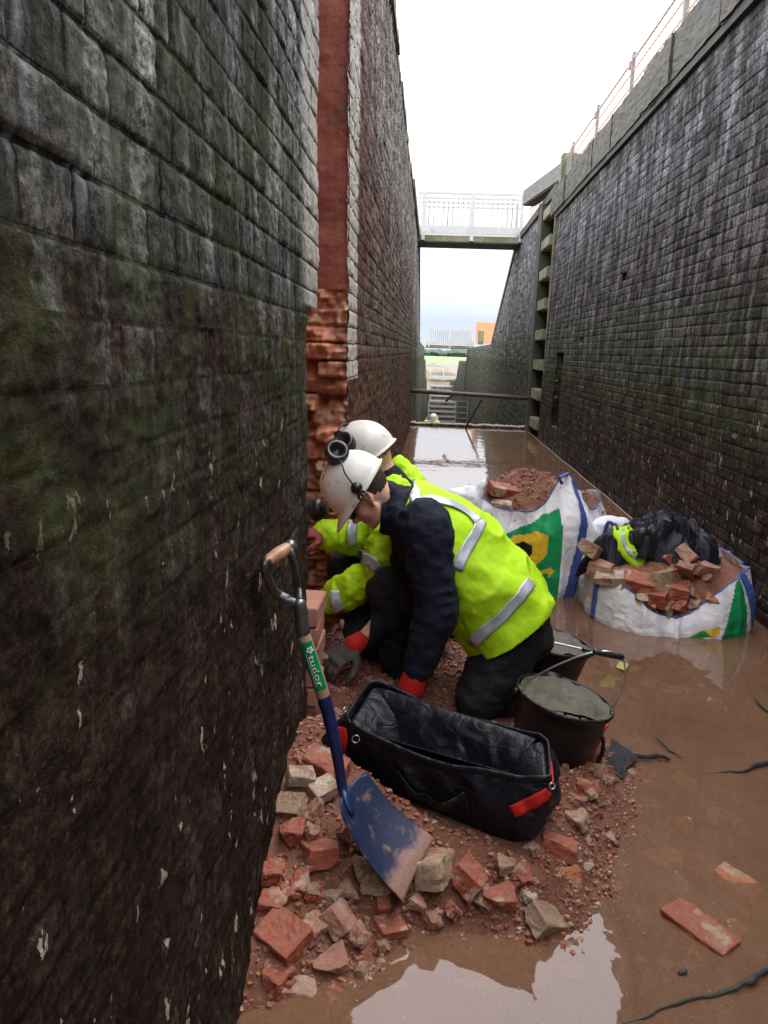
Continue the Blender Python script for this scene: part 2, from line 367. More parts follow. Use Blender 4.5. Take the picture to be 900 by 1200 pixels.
def chunkmat():
    t = N('broken_brick_and_mortar'); v = t.oc(); r = t.n('ShaderNodeObjectInfo').outputs['Random']
    w = t.n('ShaderNodeVectorMath', operation='ADD'); t.set(w.inputs[0], v); cx = t.n('ShaderNodeCombineXYZ', {0: t.m_('MULTIPLY', r, 31.0), 1: t.m_('MULTIPLY', r, 77.0)}); t.set(w.inputs[1], cx.outputs[0]); v = w.outputs[0]
    n = t.noise(v, 14, 8, .68); n2 = t.noise(v, 90, 5, .75)
    c = t.ramp(r, [(0, (.33, .10, .06)), (.3, (.27, .075, .045)), (.5, (.36, .16, .105)), (.72, (.30, .12, .08)), (.86, (.44, .30, .22)), (1, (.50, .40, .30))])
    c = t.mix(.8, c, t.mix(1, c, t.ramp(n, [(.25, (.45, .42, .4)), (.6, (1, 1, 1)), (.8, (1.25, 1.2, 1.15))]), 'MULTIPLY'))
    c = t.mix(t.m_('MULTIPLY', t.mr(t.noise(v, 9, 6, .6), .53, .6), .85), c, (.46, .36, .26))
    c = t.mix(t.mr(t.noise(v, 20, 6, .7), .6, .7), c, (.07, .03, .02))
    c = t.mix(t.mr(n2, .58, .72), c, (.5, .38, .3))
    c = dusty(t, c)
    return t.bsdf(c, t.mr(n, .3, .7, .4, .8), t.bump(t.m_('ADD', n, t.m_('MULTIPLY', n2, .6)), .9, .009), Specular_IOR_Level=.4)
M['chunk'] = chunkmat()
def water(name, brown=(.225, .120, .068), op=.64, dens=7.0):
    t = N(name); P = t.pos()
    n = t.noise(P, 1.6, 6, .6); c = t.ramp(n, [(.3, tuple(k * .8 for k in brown)), (.7, tuple(k * 1.25 for k in brown))])
    c = t.mix(t.mr(t.noise(P, 120, 2, .5), .715, .73), c, (.5, .4, .33))
    h = t.m_('ADD', t.m_('MULTIPLY', t.noise(t.mp(P, (1, .8, 1)), 3.2, 3, .5, .6), 1.0), t.m_('MULTIPLY', t.noise(P, 17, 2, .5), .10))
    nr = t.bump(h, .11, .03)
    d = t.n('ShaderNodeBsdfDiffuse', {'Color': c}); tr = t.n('ShaderNodeBsdfTransparent', {'Color': (.95, .85, .75, 1)})
    m1 = t.n('ShaderNodeMixShader', {0: op}); t.t.links.new(tr.outputs[0], m1.inputs[1]); t.t.links.new(d.outputs[0], m1.inputs[2])
    g = t.n('ShaderNodeBsdfGlossy', {'Color': (1, 1, 1, 1), 'Roughness': .02, 'Normal': nr}); fr = t.n('ShaderNodeFresnel', {'IOR': 1.52, 'Normal': nr})
    bf = t.n('ShaderNodeNewGeometry').outputs['Backfacing']
    m2 = t.n('ShaderNodeMixShader', {0: t.m_('MULTIPLY', fr.outputs[0], t.m_('SUBTRACT', 1.0, bf))}); t.t.links.new(m1.outputs[0], m2.inputs[1]); t.t.links.new(g.outputs[0], m2.inputs[2])
    t.t.links.new(m2.outputs[0], t.out.inputs[0])
    va = t.n('ShaderNodeVolumeAbsorption', {'Color': (.62, .30, .14, 1), 'Density': dens}); t.t.links.new(va.outputs[0], t.out.inputs[1])
    return t.m
M['water'] = water('muddy_brown_water')
# cloth etc
def cloth(name, col, rough=.8, bs=.35, sheen=0, dirt=None, dth=.6, fold=6, wv=500, bd=.004):
    t = N(name); v = t.oc(); a = t.noise(v, 7, 6, .6); c = t.ramp(a, [(.3, tuple(k * .82 for k in col)), (.7, tuple(min(1, k * 1.12) for k in col))])
    if dirt: c = t.mix(t.mr(t.noise(v, 9, 8, .68), dth, dth + .16), c, dirt)
    h = t.m_('ADD', t.noise(v, fold, 4, .5, 1.2), t.m_('MULTIPLY', t.noise(v, wv, 2, .5), .03))
    return t.bsdf(c, rough, t.bump(h, bs, bd * 4), Specular_IOR_Level=.3)
M['hivis'] = cloth('hivis_yellow_fabric', (.44, .74, .010), .7, .35, dirt=(.30, .44, .03), dth=.60, fold=9)
M['hivis_dull'] = cloth('dirty_hivis_yellow', (.42, .68, .03), .7, .5, dirt=(.2, .26, .05), dth=.5, fold=10)
t_ = N('silver_reflective_tape'); v_ = t_.oc(); M['tape'] = t_.bsdf(t_.ramp(t_.noise(v_, 12, 6, .6), [(.3, (.36, .38, .42)), (.7, (.56, .58, .62))]), .42, t_.bump(t_.noise(v_, 14, 5, .6), .3, .01), Metallic=.25)
M['navy'] = cloth('navy_fleece', (.006, .008, .020), .85, .5, fold=7)
M['trouser'] = cloth('black_work_trousers', (.011, .011, .013), .75, .7, dirt=(.045, .035, .03), dth=.6, fold=9)
M['jeans'] = cloth('dark_blue_grey_trousers', (.018, .022, .03), .8, .6, dirt=(.04, .035, .03), fold=9)
M['bagcloth'] = cloth('navy_black_bag_nylon', (.007, .0075, .013), .45, 1.0, dirt=(.055, .045, .04), dth=.63, fold=8, bd=.007)
M['bagin'] = cloth('bag_lining_nylon', (.005, .0055, .009), .42, .45, fold=13, bd=.007)
M['coat'] = cloth('dark_coat_fabric', (.010, .011, .017), .5, .9, dirt=(.04, .035, .035), fold=9)
M['red_cloth'] = cloth('red_knit', (.50, .018, .012), .7, .4)
M['glove'] = cloth('dirty_grey_glove_rubber', (.07, .06, .055), .6, .8, dirt=(.16, .11, .085), dth=.5, fold=30)
M['glove_red'] = cloth('dark_red_glove', (.22, .03, .03), .6, .8, dirt=(.05, .03, .03), dth=.5, fold=30)
def skin():
    t = N('skin'); v = t.oc(); a = t.noise(v, 18, 5, .6); c = t.ramp(a, [(.3, (.60, .32, .23)), (.7, (.74, .46, .35))])
    c = t.mix(t.mr(t.noise(v, 300, 2), .56, .66), c, (.30, .15, .10))
    return t.bsdf(c, .5, t.bump(t.noise(v, 140, 4), .2, .002), Subsurface_Weight=.08, Subsurface_Radius=(.01, .004, .002), Subsurface_Scale=1.0)
M['skin'] = skin()
M['hair'] = cloth('short_brown_hair', (.035, .02, .012), .6, .8, fold=120)
M['helmet'] = simple('scuffed_white_helmet', (.66, .65, .60), .32, .07, 8, .05, dirt=(.30, .25, .20), dsc=30, dth=.585)
M['black_plastic'] = simple('black_plastic', (.012, .012, .013), .35, .3, 12, .1)
M['bucket'] = simple('scuffed_black_bucket', (.006, .006, .007), .42, .3, 8, .25, .001, dirt=(.03, .027, .024), dsc=18, dth=.66, Specular_IOR_Level=.35)
M['steel'] = simple('zinc_wire', (.6, .6, .62), .3, .1, 20, .05, Metallic=.9)
M['steel_dark'] = simple('worn_grey_steel', (.16, .16, .165), .35, .4, 30, .3, dirt=(.09, .07, .055), dsc=20, dth=.5, Metallic=.7)
M['lens'] = simple('dark_glasses_lens', (.01, .01, .012), .1, .1)
M['blue_paint'] = simple('blue_paint', (.008, .016, .075), .4, .3, 12, dirt=(.15, .09, .06), dsc=30, dth=.68)
M['tarp_r'] = simple('red_plastic', (.5, .03, .02), .35, .15, 10)
M['sticker'] = simple('green_sticker', (.0, .19, .06), .35, .05)
M['white'] = simple('white_print', (.8, .8, .8), .4, .03)
M['yellow'] = simple('yellow_print', (.8, .52, .02), .6, .1)
M['green'] = cloth('green_print_on_weave', (.01, .30, .10), .6, .3, fold=12)
M['white_bag'] = cloth('white_woven_sack', (.84, .83, .86), .55, .55, dirt=(.42, .30, .24), dth=.62, fold=11)
def webbing():
    t = N('blue_white_webbing'); u = t.uv(); x, y, z = t.sep(u)[0:3]
    s = t.m_('SINE', t.m_('MULTIPLY', t.m_('ADD', x, t.m_('MULTIPLY', y, 1.0)), 520.0)); c = t.mix(t.mr(s, -.1, .5), (.03, .06, .24), (.38, .42, .55)); return t.bsdf(c, .7)
M['web'] = simple('blue_webbing', (.05, .09, .33), .7, .5, 260, .4)
def mortarm():
    t = N('wet_grey_mortar'); v = t.oc(); n = t.noise(v, 22, 8, .7); c = t.ramp(n, [(.3, (.055, .050, .032)), (.7, (.15, .138, .092))])
    return t.bsdf(c, t.mr(n, .3, .7, .3, .7), t.bump(t.noise(v, 45, 8, .7), .8, .012))
M['mortar'] = mortarm()
def blade_mat():
    t = N('worn_blue_blade'); v = t.uv(); o = t.oc(); x, y, z = t.sep(v)[0:3]
    n = t.noise(o, 14, 8, .7); n2 = t.noise(o, 120, 6, .8)
    c = t.ramp(n2, [(.3, (.006, .012, .034)), (.6, (.012, .022, .065)), (.8, (.045, .055, .10))])
    c = t.mix(t.mr(t.noise(o, 22, 6, .65), .57, .7), c, (.17, .11, .08))
    e = t.mr(t.m_('ADD', y, t.m_('MULTIPLY', t.m_('SUBTRACT', n, .5), .5)), .72, .9)
    c = t.mix(e, c, t.ramp(n2, [(.3, (.19, .10, .075)), (.7, (.34, .20, .15))]))
    return t.bsdf(c, .5, t.bump(n2, .35, .002), Metallic=.15)
M['blade'] = blade_mat()
M['wetplastic'] = simple('wet_black_film', (.012, .013, .02), .08, .3, 14, .8, .02)
M['pipe'] = simple('rusty_scaffold_tube', (.055, .045, .038), .4, .5, 20, .3, dirt=(.12, .05, .02), Metallic=.3)
M['grass'] = N('hazed_field_grass'); P_ = M['grass'].pos(); M['grass'] = M['grass'].bsdf(M['grass'].ramp(M['grass'].noise(P_, .02, 4), [(.35, (.13, .19, .08)), (.65, (.17, .25, .10))]), .9)  # green lightened and greyed to carry distance haze in its colour
M['turf'] = N('bank_turf'); P_ = M['turf'].pos(); M['turf'] = M['turf'].bsdf(M['turf'].ramp(M['turf'].noise(P_, 3, 6), [(.35, (.06, .075, .025)), (.65, (.16, .13, .08))]), .9)
M['wood_far'] = simple('distant_woods', (.075, .10, .085), .9, .3, .05)
M['foam'] = simple('pale_scum', (.42, .39, .35), .6, .1)
# ================================================================== world
w = bpy.data.worlds.new('World'); SC.world = w; w.use_nodes = True; wt = w.node_tree; wt.nodes.clear()
def wn(ty, ins=None, **kw):
    nd = wt.nodes.new(ty)
    for k, v in kw.items(): setattr(nd, k, v)
    for k, v in (ins or {}).items():
        if isinstance(v, bpy.types.NodeSocket): wt.links.new(v, nd.inputs[k])
        else: nd.inputs[k].default_value = v
    return nd
SUN_EL, SUN_ROT = rad(62), rad(75)
sky = wn('ShaderNodeTexSky', sky_type='NISHITA', sun_disc=False, sun_elevation=SUN_EL, sun_rotation=SUN_ROT, air_density=1.0, dust_density=3.0)
tc = wn('ShaderNodeTexCoord').outputs['Generated']
z_ = wn('ShaderNodeSeparateXYZ', {0: tc}).outputs[2]
nz = wn('ShaderNodeTexNoise', {'Vector': wn('ShaderNodeMapping', {'Vector': tc, 'Scale': (1, 1, 3.5)}).outputs[0], 'Scale': 2.2, 'Detail': 6.0, 'Roughness': .55}).outputs[0]
nm = wn('ShaderNodeMath', {0: nz, 1: -.5}, operation='ADD').outputs[0]
ad = wn('ShaderNodeMath', {0: nm, 1: .07}, operation='MULTIPLY').outputs[0]
el = wn('ShaderNodeMath', {0: z_, 1: ad}, operation='ADD').outputs[0]
rp = wn('ShaderNodeValToRGB', {0: el}); e = rp.color_ramp.elements
st = [(0.0, (.62, .68, .72)), (.03, (.54, .63, .73)), (.065, (.78, .83, .89)), (.12, (.98, 1.0, 1.04)), (.2, (1.5, 1.5, 1.52)), (.35, (2.0, 2.0, 2.02)), (.6, (2.9, 2.9, 2.95)), (1.0, (3.4, 3.4, 3.5))]
while len(e) < len(st): e.new(.5)
for q, (p, c) in zip(e, st): q.position = p; q.color = tuple(k / 4 for k in c) + (1,)
cloudc = wn('ShaderNodeVectorMath', {0: rp.outputs[0], 1: (19.5, 19.5, 20.2)}, operation='MULTIPLY').outputs[0]
mx = wn('ShaderNodeMix', data_type='RGBA'); mx.inputs[0].default_value = .9; wt.links.new(sky.outputs[0], mx.inputs[6]); wt.links.new(cloudc, mx.inputs[7])
bg = wn('ShaderNodeBackground', {0: mx.outputs[2], 1: .15}); wo = wn('ShaderNodeOutputWorld', {0: bg.outputs[0]})
sl = bpy.data.lights.new('sun', 'SUN'); so = bpy.data.objects.new('sun', sl); COL.objects.link(so)
sl.energy = 1.0; sl.angle = rad(25); sl.color = (1, .97, .93)
sd = Vector((math.sin(SUN_ROT) * math.cos(SUN_EL), math.cos(SUN_ROT) * math.cos(SUN_EL), math.sin(SUN_EL)))
so.rotation_euler = sd.to_track_quat('Z', 'Y').to_euler()
SC.view_settings.view_transform = 'Standard'; SC.view_settings.look = 'None'; SC.view_settings.exposure = 0.95; SC.view_settings.gamma = 1
# ================================================================== chamber walls
def XL(z): return -.36 - .02 * z
def XR(z): return 1.935 + .014 * z
def brick_grid(name, Ys, Zs, xf, sgn, mat, parent, seed, keep=None, rough=.006, miss=.006, low=None, strata=.01, top=None, extra=None, lowk=.85, dep=.006, sq=.5):
    Yg, Zg = np.meshgrid(Ys, Zs, indexing='ij')
    if top is not None:
        t = (Zg - Zs[0]) / (Zs[-1] - Zs[0]); Zg = Zs[0] + t * (top(Yg) - Zs[0])
    y, z = Yg.ravel(), Zg.ravel(); P = np.stack([np.zeros_like(y), y, z], 1)
    wob = fbm(P, 3.0, 2, seed); u = y + .004 * fbm(P, 9, 2, seed + 3); v = z + .005 * wob
    row = np.floor(v / BH); odd = np.mod(row, 2) != 0; bw = np.where(odd, BW, BW * sq); off = np.where(odd, 0.0, bw * .5); bn = np.floor((u + off) / bw)
    bx = (u + off) - bw * bn; by = v - BH * row; md = np.minimum(np.minimum(bx, bw - bx), np.minimum(by, BH - by))
    r = _h(row.astype(np.int64), bn.astype(np.int64), np.zeros(len(y), np.int64), seed); r2 = _h(bn.astype(np.int64), row.astype(np.int64), np.ones(len(y), np.int64), seed)
    lowf = np.zeros_like(y) if low is None else 1 - sm(z, low - .05, low + .04)
    brk = sm(md, .001, .009)
    d = (brk - 1) * dep * (1 - lowk * lowf) + (r - .5) * dep * 1.1 * brk * (1 - .5 * lowf)
    d += np.where(r2 < miss, -.05, 0) * brk * (1 - lowf)
    d += rough * fbm(P, 16, 5, seed + 5) + rough * .9 * fbm(P * np.array([1, 1, 1.6]), 55, 2, seed + 9) + .010 * fbm(P, 1.3, 3, seed + 7)
    Q = P * np.array([1, 1, 3.2]); d += lowf * strata * (fbm(Q, 5, 5, seed + 11) + .4 * np.abs(fbm(Q, 22, 3, seed + 13)))
    if extra is not None: d = d + extra(y, z, P)
    X = xf(z) + sgn * d
    V = np.stack([X, y, z], 1); nu, nv = len(Ys), len(Zs)
    k = None
    if keep is not None:
        yc = .25 * (Yg[:-1, :-1] + Yg[1:, :-1] + Yg[1:, 1:] + Yg[:-1, 1:]); zc = .25 * (Zg[:-1, :-1] + Zg[1:, :-1] + Zg[1:, 1:] + Zg[:-1, 1:]); k = keep(yc, zc)
    Fq = grid_faces(nu, nv, k)
    if sgn < 0: Fq = Fq[:, ::-1]
    return mesh_obj(name, V, Fq, mat, parent, True, uv=np.stack([u, v], 1))
def space(segs):
    o = []
    for a, b, s in segs: o += list(np.arange(a, b - 1e-6, s))
    return np.array(o + [segs[-1][1]])
ZB = -.35
LW = thing('lock_wall', (-.5, 6, 0), 'dark mossy brick lock wall on the left with a tall red chase cut in it', 'wall')
def nearkeep(y, z):
    edge = np.where(z > 1.575, 2.775 + .012 * np.round(z * 5) % .03, 2.50 + .05 * (np.floor(z / BH) % 2) * .6)
    return y < edge
brick_grid('near_brickwork', space([(-1.5, .5, .05), (.5, 2.8, .0065)]), space([(ZB, 2.9, .0065), (2.9, 4.1, .02)]), XL, 1, M['wall_l'], LW, 3, keep=nearkeep, rough=.0030, lowk=.78, low=1.56, strata=.008, miss=.002, dep=.005)
brick_grid('far_brickwork', space([(3.775, 6.5, .011), (6.5, 10, .03), (10, 16.3, .06)]), space([(ZB, 4.1, .011)]), XL, 1, M['wall_lf'], LW, 21, sq=1.0, rough=.007, miss=.004, low=1.35, strata=.012)
brick_grid('rear_brickwork', space([(-5, -1.5, .1)]), space([(ZB, 4.1, .05)]), XL, 1, M['wall_l'], LW, 3)
# chase: jamb facing the camera, back and near return
def jamb(name, ya, x0, x1, z0, z1, mat, step, amp, tooth, sgn):
    Xs = np.arange(x0, x1 + 1e-6, step); Zs = np.arange(z0, z1, step); Xg, Zg = np.meshgrid(Xs, Zs, indexing='ij'); x, z = Xg.ravel(), Zg.ravel()
    x = x0 + (x - x0) / (x1 - x0) * (XL(z) + .006 - x0); P = np.stack([x, x * 0 + ya, z], 1); d = amp * fbm(P, 9, 5, 31) + amp * .6 * ridge(P * np.array([1, 1, 2.]), 6, 3, 37)
    if tooth:
        row = np.floor(z / BH).astype(np.int64); off = np.where(row % 2 == 0, 0, .055); c = np.floor((x + off + .02 * fbm(P, 8, 2, 3)) / .115).astype(np.int64)
        q = _h(row, c, row * 0, 5); my = np.abs(np.mod(z, BH) / BH - .5) * 2; fade = 1 - sm(z, z1 - .3, z1)
        d = d + .05 * (ridge(P, 14, 2, 91) - .5) + .035 * fbm(P, 26, 2, 95) + (q * .15 - .02) * np.maximum(fade, .35) * (1 - .8 * sm(my, .8, 1.0)) + .02 * fbm(P, 30, 3, 8)
    V = np.stack([x, ya + sgn * d, z], 1)
    return mesh_obj(name, V, grid_faces(len(Xs), len(Zs)), mat, LW, True)
jamb('rendered_jamb', 3.8, -.78, -.425, 1.70, 4.1, M['red'], .008, .014, False, -1)
jamb('toothed_jamb', 3.8, -.78, -.375, ZB, 1.72, M['redbrick'], .008, .03, True, -1)
Ys = np.arange(2.45, 3.85, .014); Zs = np.arange(ZB, 4.1, .014); Yg, Zg = np.meshgrid(Ys, Zs, indexing='ij'); P = np.stack([Yg.ravel() * 0, Yg.ravel(), Zg.ravel()], 1)
rw = np.floor(P[:, 2] / BH).astype(np.int64); cc = np.floor((P[:, 1] + (rw % 2) * .11) / .22).astype(np.int64)
dd = .02 * fbm(P, 9, 4, 41) + .05 * (_h(rw, cc, rw * 0, 6) - .3) * (P[:, 2] < 1.7)
mesh_obj('chase_back', np.stack([-.72 + dd, P[:, 1], P[:, 2]], 1), grid_faces(len(Ys), len(Zs)), M['redbrick'], LW, True)
mb = MB(); mb.box((-.575, 2.755, 2.85), (.30, .03, 2.52)); mb.box((-.55, 2.485, .6), (.30, .03, 1.9)); mb.box((-.56, 2.62, 1.555), (.30, .28, .03)); mb.out('near_return', M['redbrick'], LW)
def coping(name, xa, xb, z0, h, y0, y1, parent, seed):
    rs = np.random.RandomState(seed); mb = MB(); y = y0
    while y < y1:
        L = rs.uniform(.9, 1.4); mb.box(((xa + xb) / 2 + rs.uniform(-.012, .012), y + L / 2, z0 + h / 2 + rs.uniform(-.008, .008)), (xb - xa, L - .012, h), None, .018); y += L
    o = mb.out(name, M['coping'], parent)
    bm = bmesh.new(); bm.from_mesh(o.data); bmesh.ops.subdivide_edges(bm, edges=[e_ for e_ in bm.edges if e_.calc_length() > .15], cuts=12, use_grid_fill=True)
    W_ = np.array([v.co[:] for v in bm.verts]); D_ = .012 * np.stack([fbm(W_, 5, 4, seed + k) + .7 * fbm(W_, 22, 2, seed + 5 + k) for k in range(3)], 1)
    for v, q in zip(bm.verts, W_ + D_): v.co = q
    bm.to_mesh(o.data); bm.free(); return o
coping('coping_stone', -1.0, -.43, 4.1, .12, -5, 22, LW, 4)
RW = thing('lock_wall', (2.1, 8, 0), 'long wet black brick lock wall on the right under a thick stone coping', 'wall')
def slot(y, z, P):
    m = sm(y, 12.30, 12.33) * (1 - sm(y, 12.95, 12.98)) * sm(z, .36, .40) * (1 - sm(z, 1.46, 1.50)); g = (1 - sm(np.abs(z - 3.35 - .25 * fbm(P, 1.2, 3, 77)), .05, .3)) * -.035 * (fbm(P * np.array([1, 1, 2]), 5, 3, 66) > .25)
    return -.30 * m
brick_grid('brickwork', space([(3.6, 7.5, .0115), (7.5, 11, .02), (11, 14.3, .03)]), space([(ZB, 3.74, .0105)]), XR, -1, M['wall_r'], RW, 52, sq=1.0, rough=.0038, miss=.0022, low=.9, strata=.003, extra=slot, lowk=.2)
brick_grid('rear_brickwork', space([(-5, 3.6, .06)]), space([(ZB, 3.74, .04)]), XR, -1, M['wall_r'], RW, 52, sq=1.0)
coping('coping_stone', 1.93, 2.55, 3.77, .42, -5, 14.2, RW, 9)
MB().box((2.3, 5, 3.75), (.7, 18.4, .06)).out('coping_bed', M['timber_dark'], RW)
# wall of the gate recess and tail of the lock
def toptail(Y): return np.interp(Y, [14, 20.8, 27.6, 38, 45, 46, 58, 62, 80], [4.18, 4.18, 1.66, 1.62, 1.6, .9, .8, -.6, -1.2])
TW = thing('tail_wall', (2.1, 16.3, -2.6), 'mossy brick tail wall stepping down beyond the open gate on the right', 'wall')
brick_grid('brickwork', space([(16.3, 30, .05), (30, 80, .25)]), space([(-6.8, -.5, .15), (-.5, 4.1, .03)]), lambda z: XR(z) + 0 * z, -1, M['wall_tail'], TW, 71, rough=.012, miss=.02, top=toptail)
brick_grid('gate_recess', space([(14.2, 16.4, .05)]), space([(ZB, 4.1, .03)]), lambda z: XR(z) + .26, -1, M['wall_tail'], TW, 72)
MB().box((2.1, 16.32, 1.9), (.34, .05, 4.5)).out('recess_end', M['wall_tail'], TW)
TL = thing('tail_wall', (-.5, 16.3, -2.6), 'narrow strip of mossy tail wall beyond the left lock wall', 'wall')
brick_grid('brickwork', space([(16.3, 30, .06), (30, 80, .25)]), space([(-6.8, -.5, .15), (-.5, 4.1, .04)]), lambda z: XL(z) - .02, 1, M['wall_tail'], TL, 81, rough=.012, top=toptail)
# stone tops so the tail walls are solid from above
for (T, xa, xb, nm) in ((TW, 1.95, 2.6, 'sloping_coping'), (TL, -1.0, -.41, 'sloping_coping')):
    mb = MB(); ys = [14.3, 16.3, 20.8, 24.2, 27.6, 38, 45, 46, 58, 62, 80]
    for a, b in zip(ys[:-1], ys[1:]):
        za, zb = toptail(a), toptail(b); mb.bar(((xa + xb) / 2, a, za + .03), ((xa + xb) / 2, b - .01, zb + .03), xb - xa, .14)
    mb.out(nm, M['coping'], T)
EW = mesh_obj('end_wall', *[(lambda m: (m.v, m.f))(MB().box((.8, -4.9, 1.9), (3.2, .4, 4.5), None, .01))][0], M['wall_tail']); tag(EW, 'brick end wall closing the chamber behind the viewer', 'wall')
# dam lip
LP = thing('stop_plank', (.8, 16.2, -.3), 'low plank dam holding the brown water back, edged with pale scum', 'dam')
MB().box((.8, 16.28, -.42), (2.7, .16, .88), None, .01).out('planks', M['timber_dark'], LP)
mb = MB(); rs = np.random.RandomState(3)
for i in range(46):
    x = -.34 + i * .05; ell(mb, (x, 16.19 + rs.uniform(-.02, .02), .03 + rs.uniform(-.004, .014)), (.045, .06, .022 + rs.uniform(0, .018)), seg=8)
V, Fc = remesh(mb, .012, 2); tag(mesh_obj('scum_line', V, Fc, M['foam'], LP, True))
# ================================================================== ground, water
def struct(o): o['kind'] = 'structure'; return o
def heap(X, Y):
    """height of the bed: rubble heap against the left wall, sloping under the water"""
    X = np.asarray(X, float); Y = np.asarray(Y, float); P = np.stack([X.ravel(), Y.ravel(), X.ravel() * 0], 1)
    sx = [-.60, -.36, -.16, .02, .22, .36, .50, .66, .72, .66, .55, .50, .45, .40, .30]
    sy_ = [1.0, 1.52, 1.66, 1.80, 1.84, 1.84, 2.02, 2.32, 2.65, 3.0, 3.3, 3.7, 4.1, 4.5, 5.2]
    # signed distance to the shore polyline
    d = np.full(X.size, 9.0); s = np.ones(X.size)
    poly = list(zip(sx, sy_)) + [(-1.2, 5.6), (-1.2, 1.0)]
    ins = np.zeros(X.size, bool); x, y = X.ravel(), Y.ravel()
    for (x0, y0), (x1, y1) in zip(poly, poly[1:] + poly[:1]):
        c = ((y0 > y) != (y1 > y)) & (x < (x1 - x0) * (y - y0) / ((y1 - y0) or 1e-9) + x0); ins ^= c
    for (x0, y0), (x1, y1) in zip(poly[:14], poly[1:15]):
        ex, ey = x1 - x0, y1 - y0; t = np.clip(((x - x0) * ex + (y - y0) * ey) / (ex * ex + ey * ey), 0, 1); d = np.minimum(d, np.hypot(x - x0 - t * ex, y - y0 - t * ey))
    s = np.where(ins, d, -d)
    wall = np.clip((.5 - x) / .9, 0, 1)
    near = np.exp(-((y - 2.2) / .8) ** 2)
    up = np.where(s > 0, .17 * (1 - np.exp(-s / .20)) + .09 * wall * sm(s, .1, .5) * near, s * .30)
    up = np.where(s > 0, up * (1 - .55 * sm(y, 2.3, 2.8)), up)
    h = np.maximum(up, -.16) + .022 * fbm(P, 4.5, 4, 5) + .012 * fbm(P, 22, 3, 8) + .01 * ridge(P, 40, 2, 3) * (s > -.2)
    h = h + .014 * sm(s, -.05, .08)
    dx, dy = .836, -.548; lx = (x - .07) * dx + (y - 2.22) * dy; ly = -(x - .07) * dy + (y - 2.22) * dx
    fp = (1 - sm(np.abs(lx), .30, .37)) * (1 - sm(np.abs(ly), .10, .17)); h = h * (1 - fp) + np.minimum(h, .115) * fp
    return h.reshape(X.shape)
gx = np.arange(-.80, 1.1, .011); gy = np.arange(1.0, 4.2, .011); Xg, Yg = np.meshgrid(gx, gy, indexing='ij'); Zg = heap(Xg, Yg)
HV = np.stack([Xg.ravel(), Yg.ravel(), Zg.ravel()], 1); HF = grid_faces(len(gx), len(gy))
hp = mesh_obj('rubble_bed', HV, HF, M['mud'], None, True); struct(hp); HT = bvh(HV, HF)
gx = np.arange(-.85, 2.25, .05); gy = np.concatenate([np.arange(-4.8, 5, .05), np.arange(5, 16.3, .2)]); Xg, Yg = np.meshgrid(gx, gy, indexing='ij'); P = np.stack([Xg.ravel(), Yg.ravel(), Xg.ravel() * 0], 1)
zf = np.minimum(heap(Xg, Yg).ravel() - .02, -.16 + .03 * fbm(P, 1.5, 4, 4))
struct(mesh_obj('chamber_floor', np.stack([Xg.ravel(), Yg.ravel(), zf], 1), grid_faces(len(gx), len(gy)), M['mud'], None, True))
def onheap(x, y):
    p, n = hit(HT, x, y)
    return p
def zh(x, y): return float(heap(np.array([x]), np.array([y]))[0])
struct(MB().box((.75, 5.70, -.15), (3.1, 20.96, .30)).out('chamber_water', M['water'], None))
mw = water('lower_water', (.05, .035, .02), .95, 1); struct(MB().box((.8, 46, -6.75), (3.4, 60, .1)).out('lower_pound_water', mw, None))
struct(MB().box((.8, 26.3, -2.9), (3.2, 20, .4)).out('lower_floor', M['mud'], None))
# banks
for s, nm in ((1, 'right_bank'), (-1, 'left_bank')):
    xs = np.array([2.5, 3.5, 6, 12, 25, 60]) if s > 0 else np.array([-60, -25, -12, -6, -3, -.95]); ys = np.concatenate([np.arange(-12, 80, 1.0), [90, 120, 160, 220]])
    Xg, Yg = np.meshgrid(xs, ys, indexing='ij'); z = np.where(Yg < 80, toptail(np.clip(Yg, 14, 80)), np.interp(Yg, [80, 120, 220], [-1.2, -5, -7.4])) - .02
    z = z + .05 * fbm(np.stack([Xg.ravel(), Yg.ravel(), Xg.ravel() * 0], 1), .8, 3, 2).reshape(z.shape) * (Yg > 0)
    struct(mesh_obj(nm, np.stack([Xg.ravel(), Yg.ravel(), z.ravel()], 1), grid_faces(len(xs), len(ys)), M['turf'], None, True))
struct(mesh_obj('far_field', [(-4000, -50, -7.3), (4000, -50, -7.3), (4000, 6000, -7.3), (-4000, 6000, -7.3)], [(0, 1, 2, 3)], M['grass']))
def belt(name, Y, x0, x1, base, h, mat, n, seed, label):
    rs = np.random.RandomState(seed); mb = MB()
    for i in range(n):
        x = x0 + (x1 - x0) * (i + rs.uniform(-.4, .4)) / n; hh = h * rs.uniform(.55, 1.1); r = hh * rs.uniform(.7, 1.2)
        ell(mb, (x, Y + rs.uniform(-1, 1) * h, base + hh * .45), (r, r, hh * .55), seg=8)
    V = np.array(mb.v); V = V + np.stack([fbm(V, 3 / h, 3, seed + k) for k in range(3)], 1) * h * .12
    return tag(mesh_obj(name, V, mb.f, mat, None, False), kind='stuff', label=label, cat='trees')
belt('distant_woodland', 1700, -300, 420, -7.3, 17, M['wood_far'], 110, 5, 'thin belt of grey-green woods along the horizon beyond the green field')
M['scrub'] = simple('bare_scrub', (.20, .16, .11), .9, .4, .3)
belt('scrub_hedge', 120, -14, 30, -7.3, 6.7, M['scrub'], 60, 8, 'brown scrub and hedges between the lower locks and the green field')
belt('field_hedge', 430, -60, 90, -7.3, 2.8, M['scrub'], 70, 6, 'low brown hedge at the near edge of the green field')
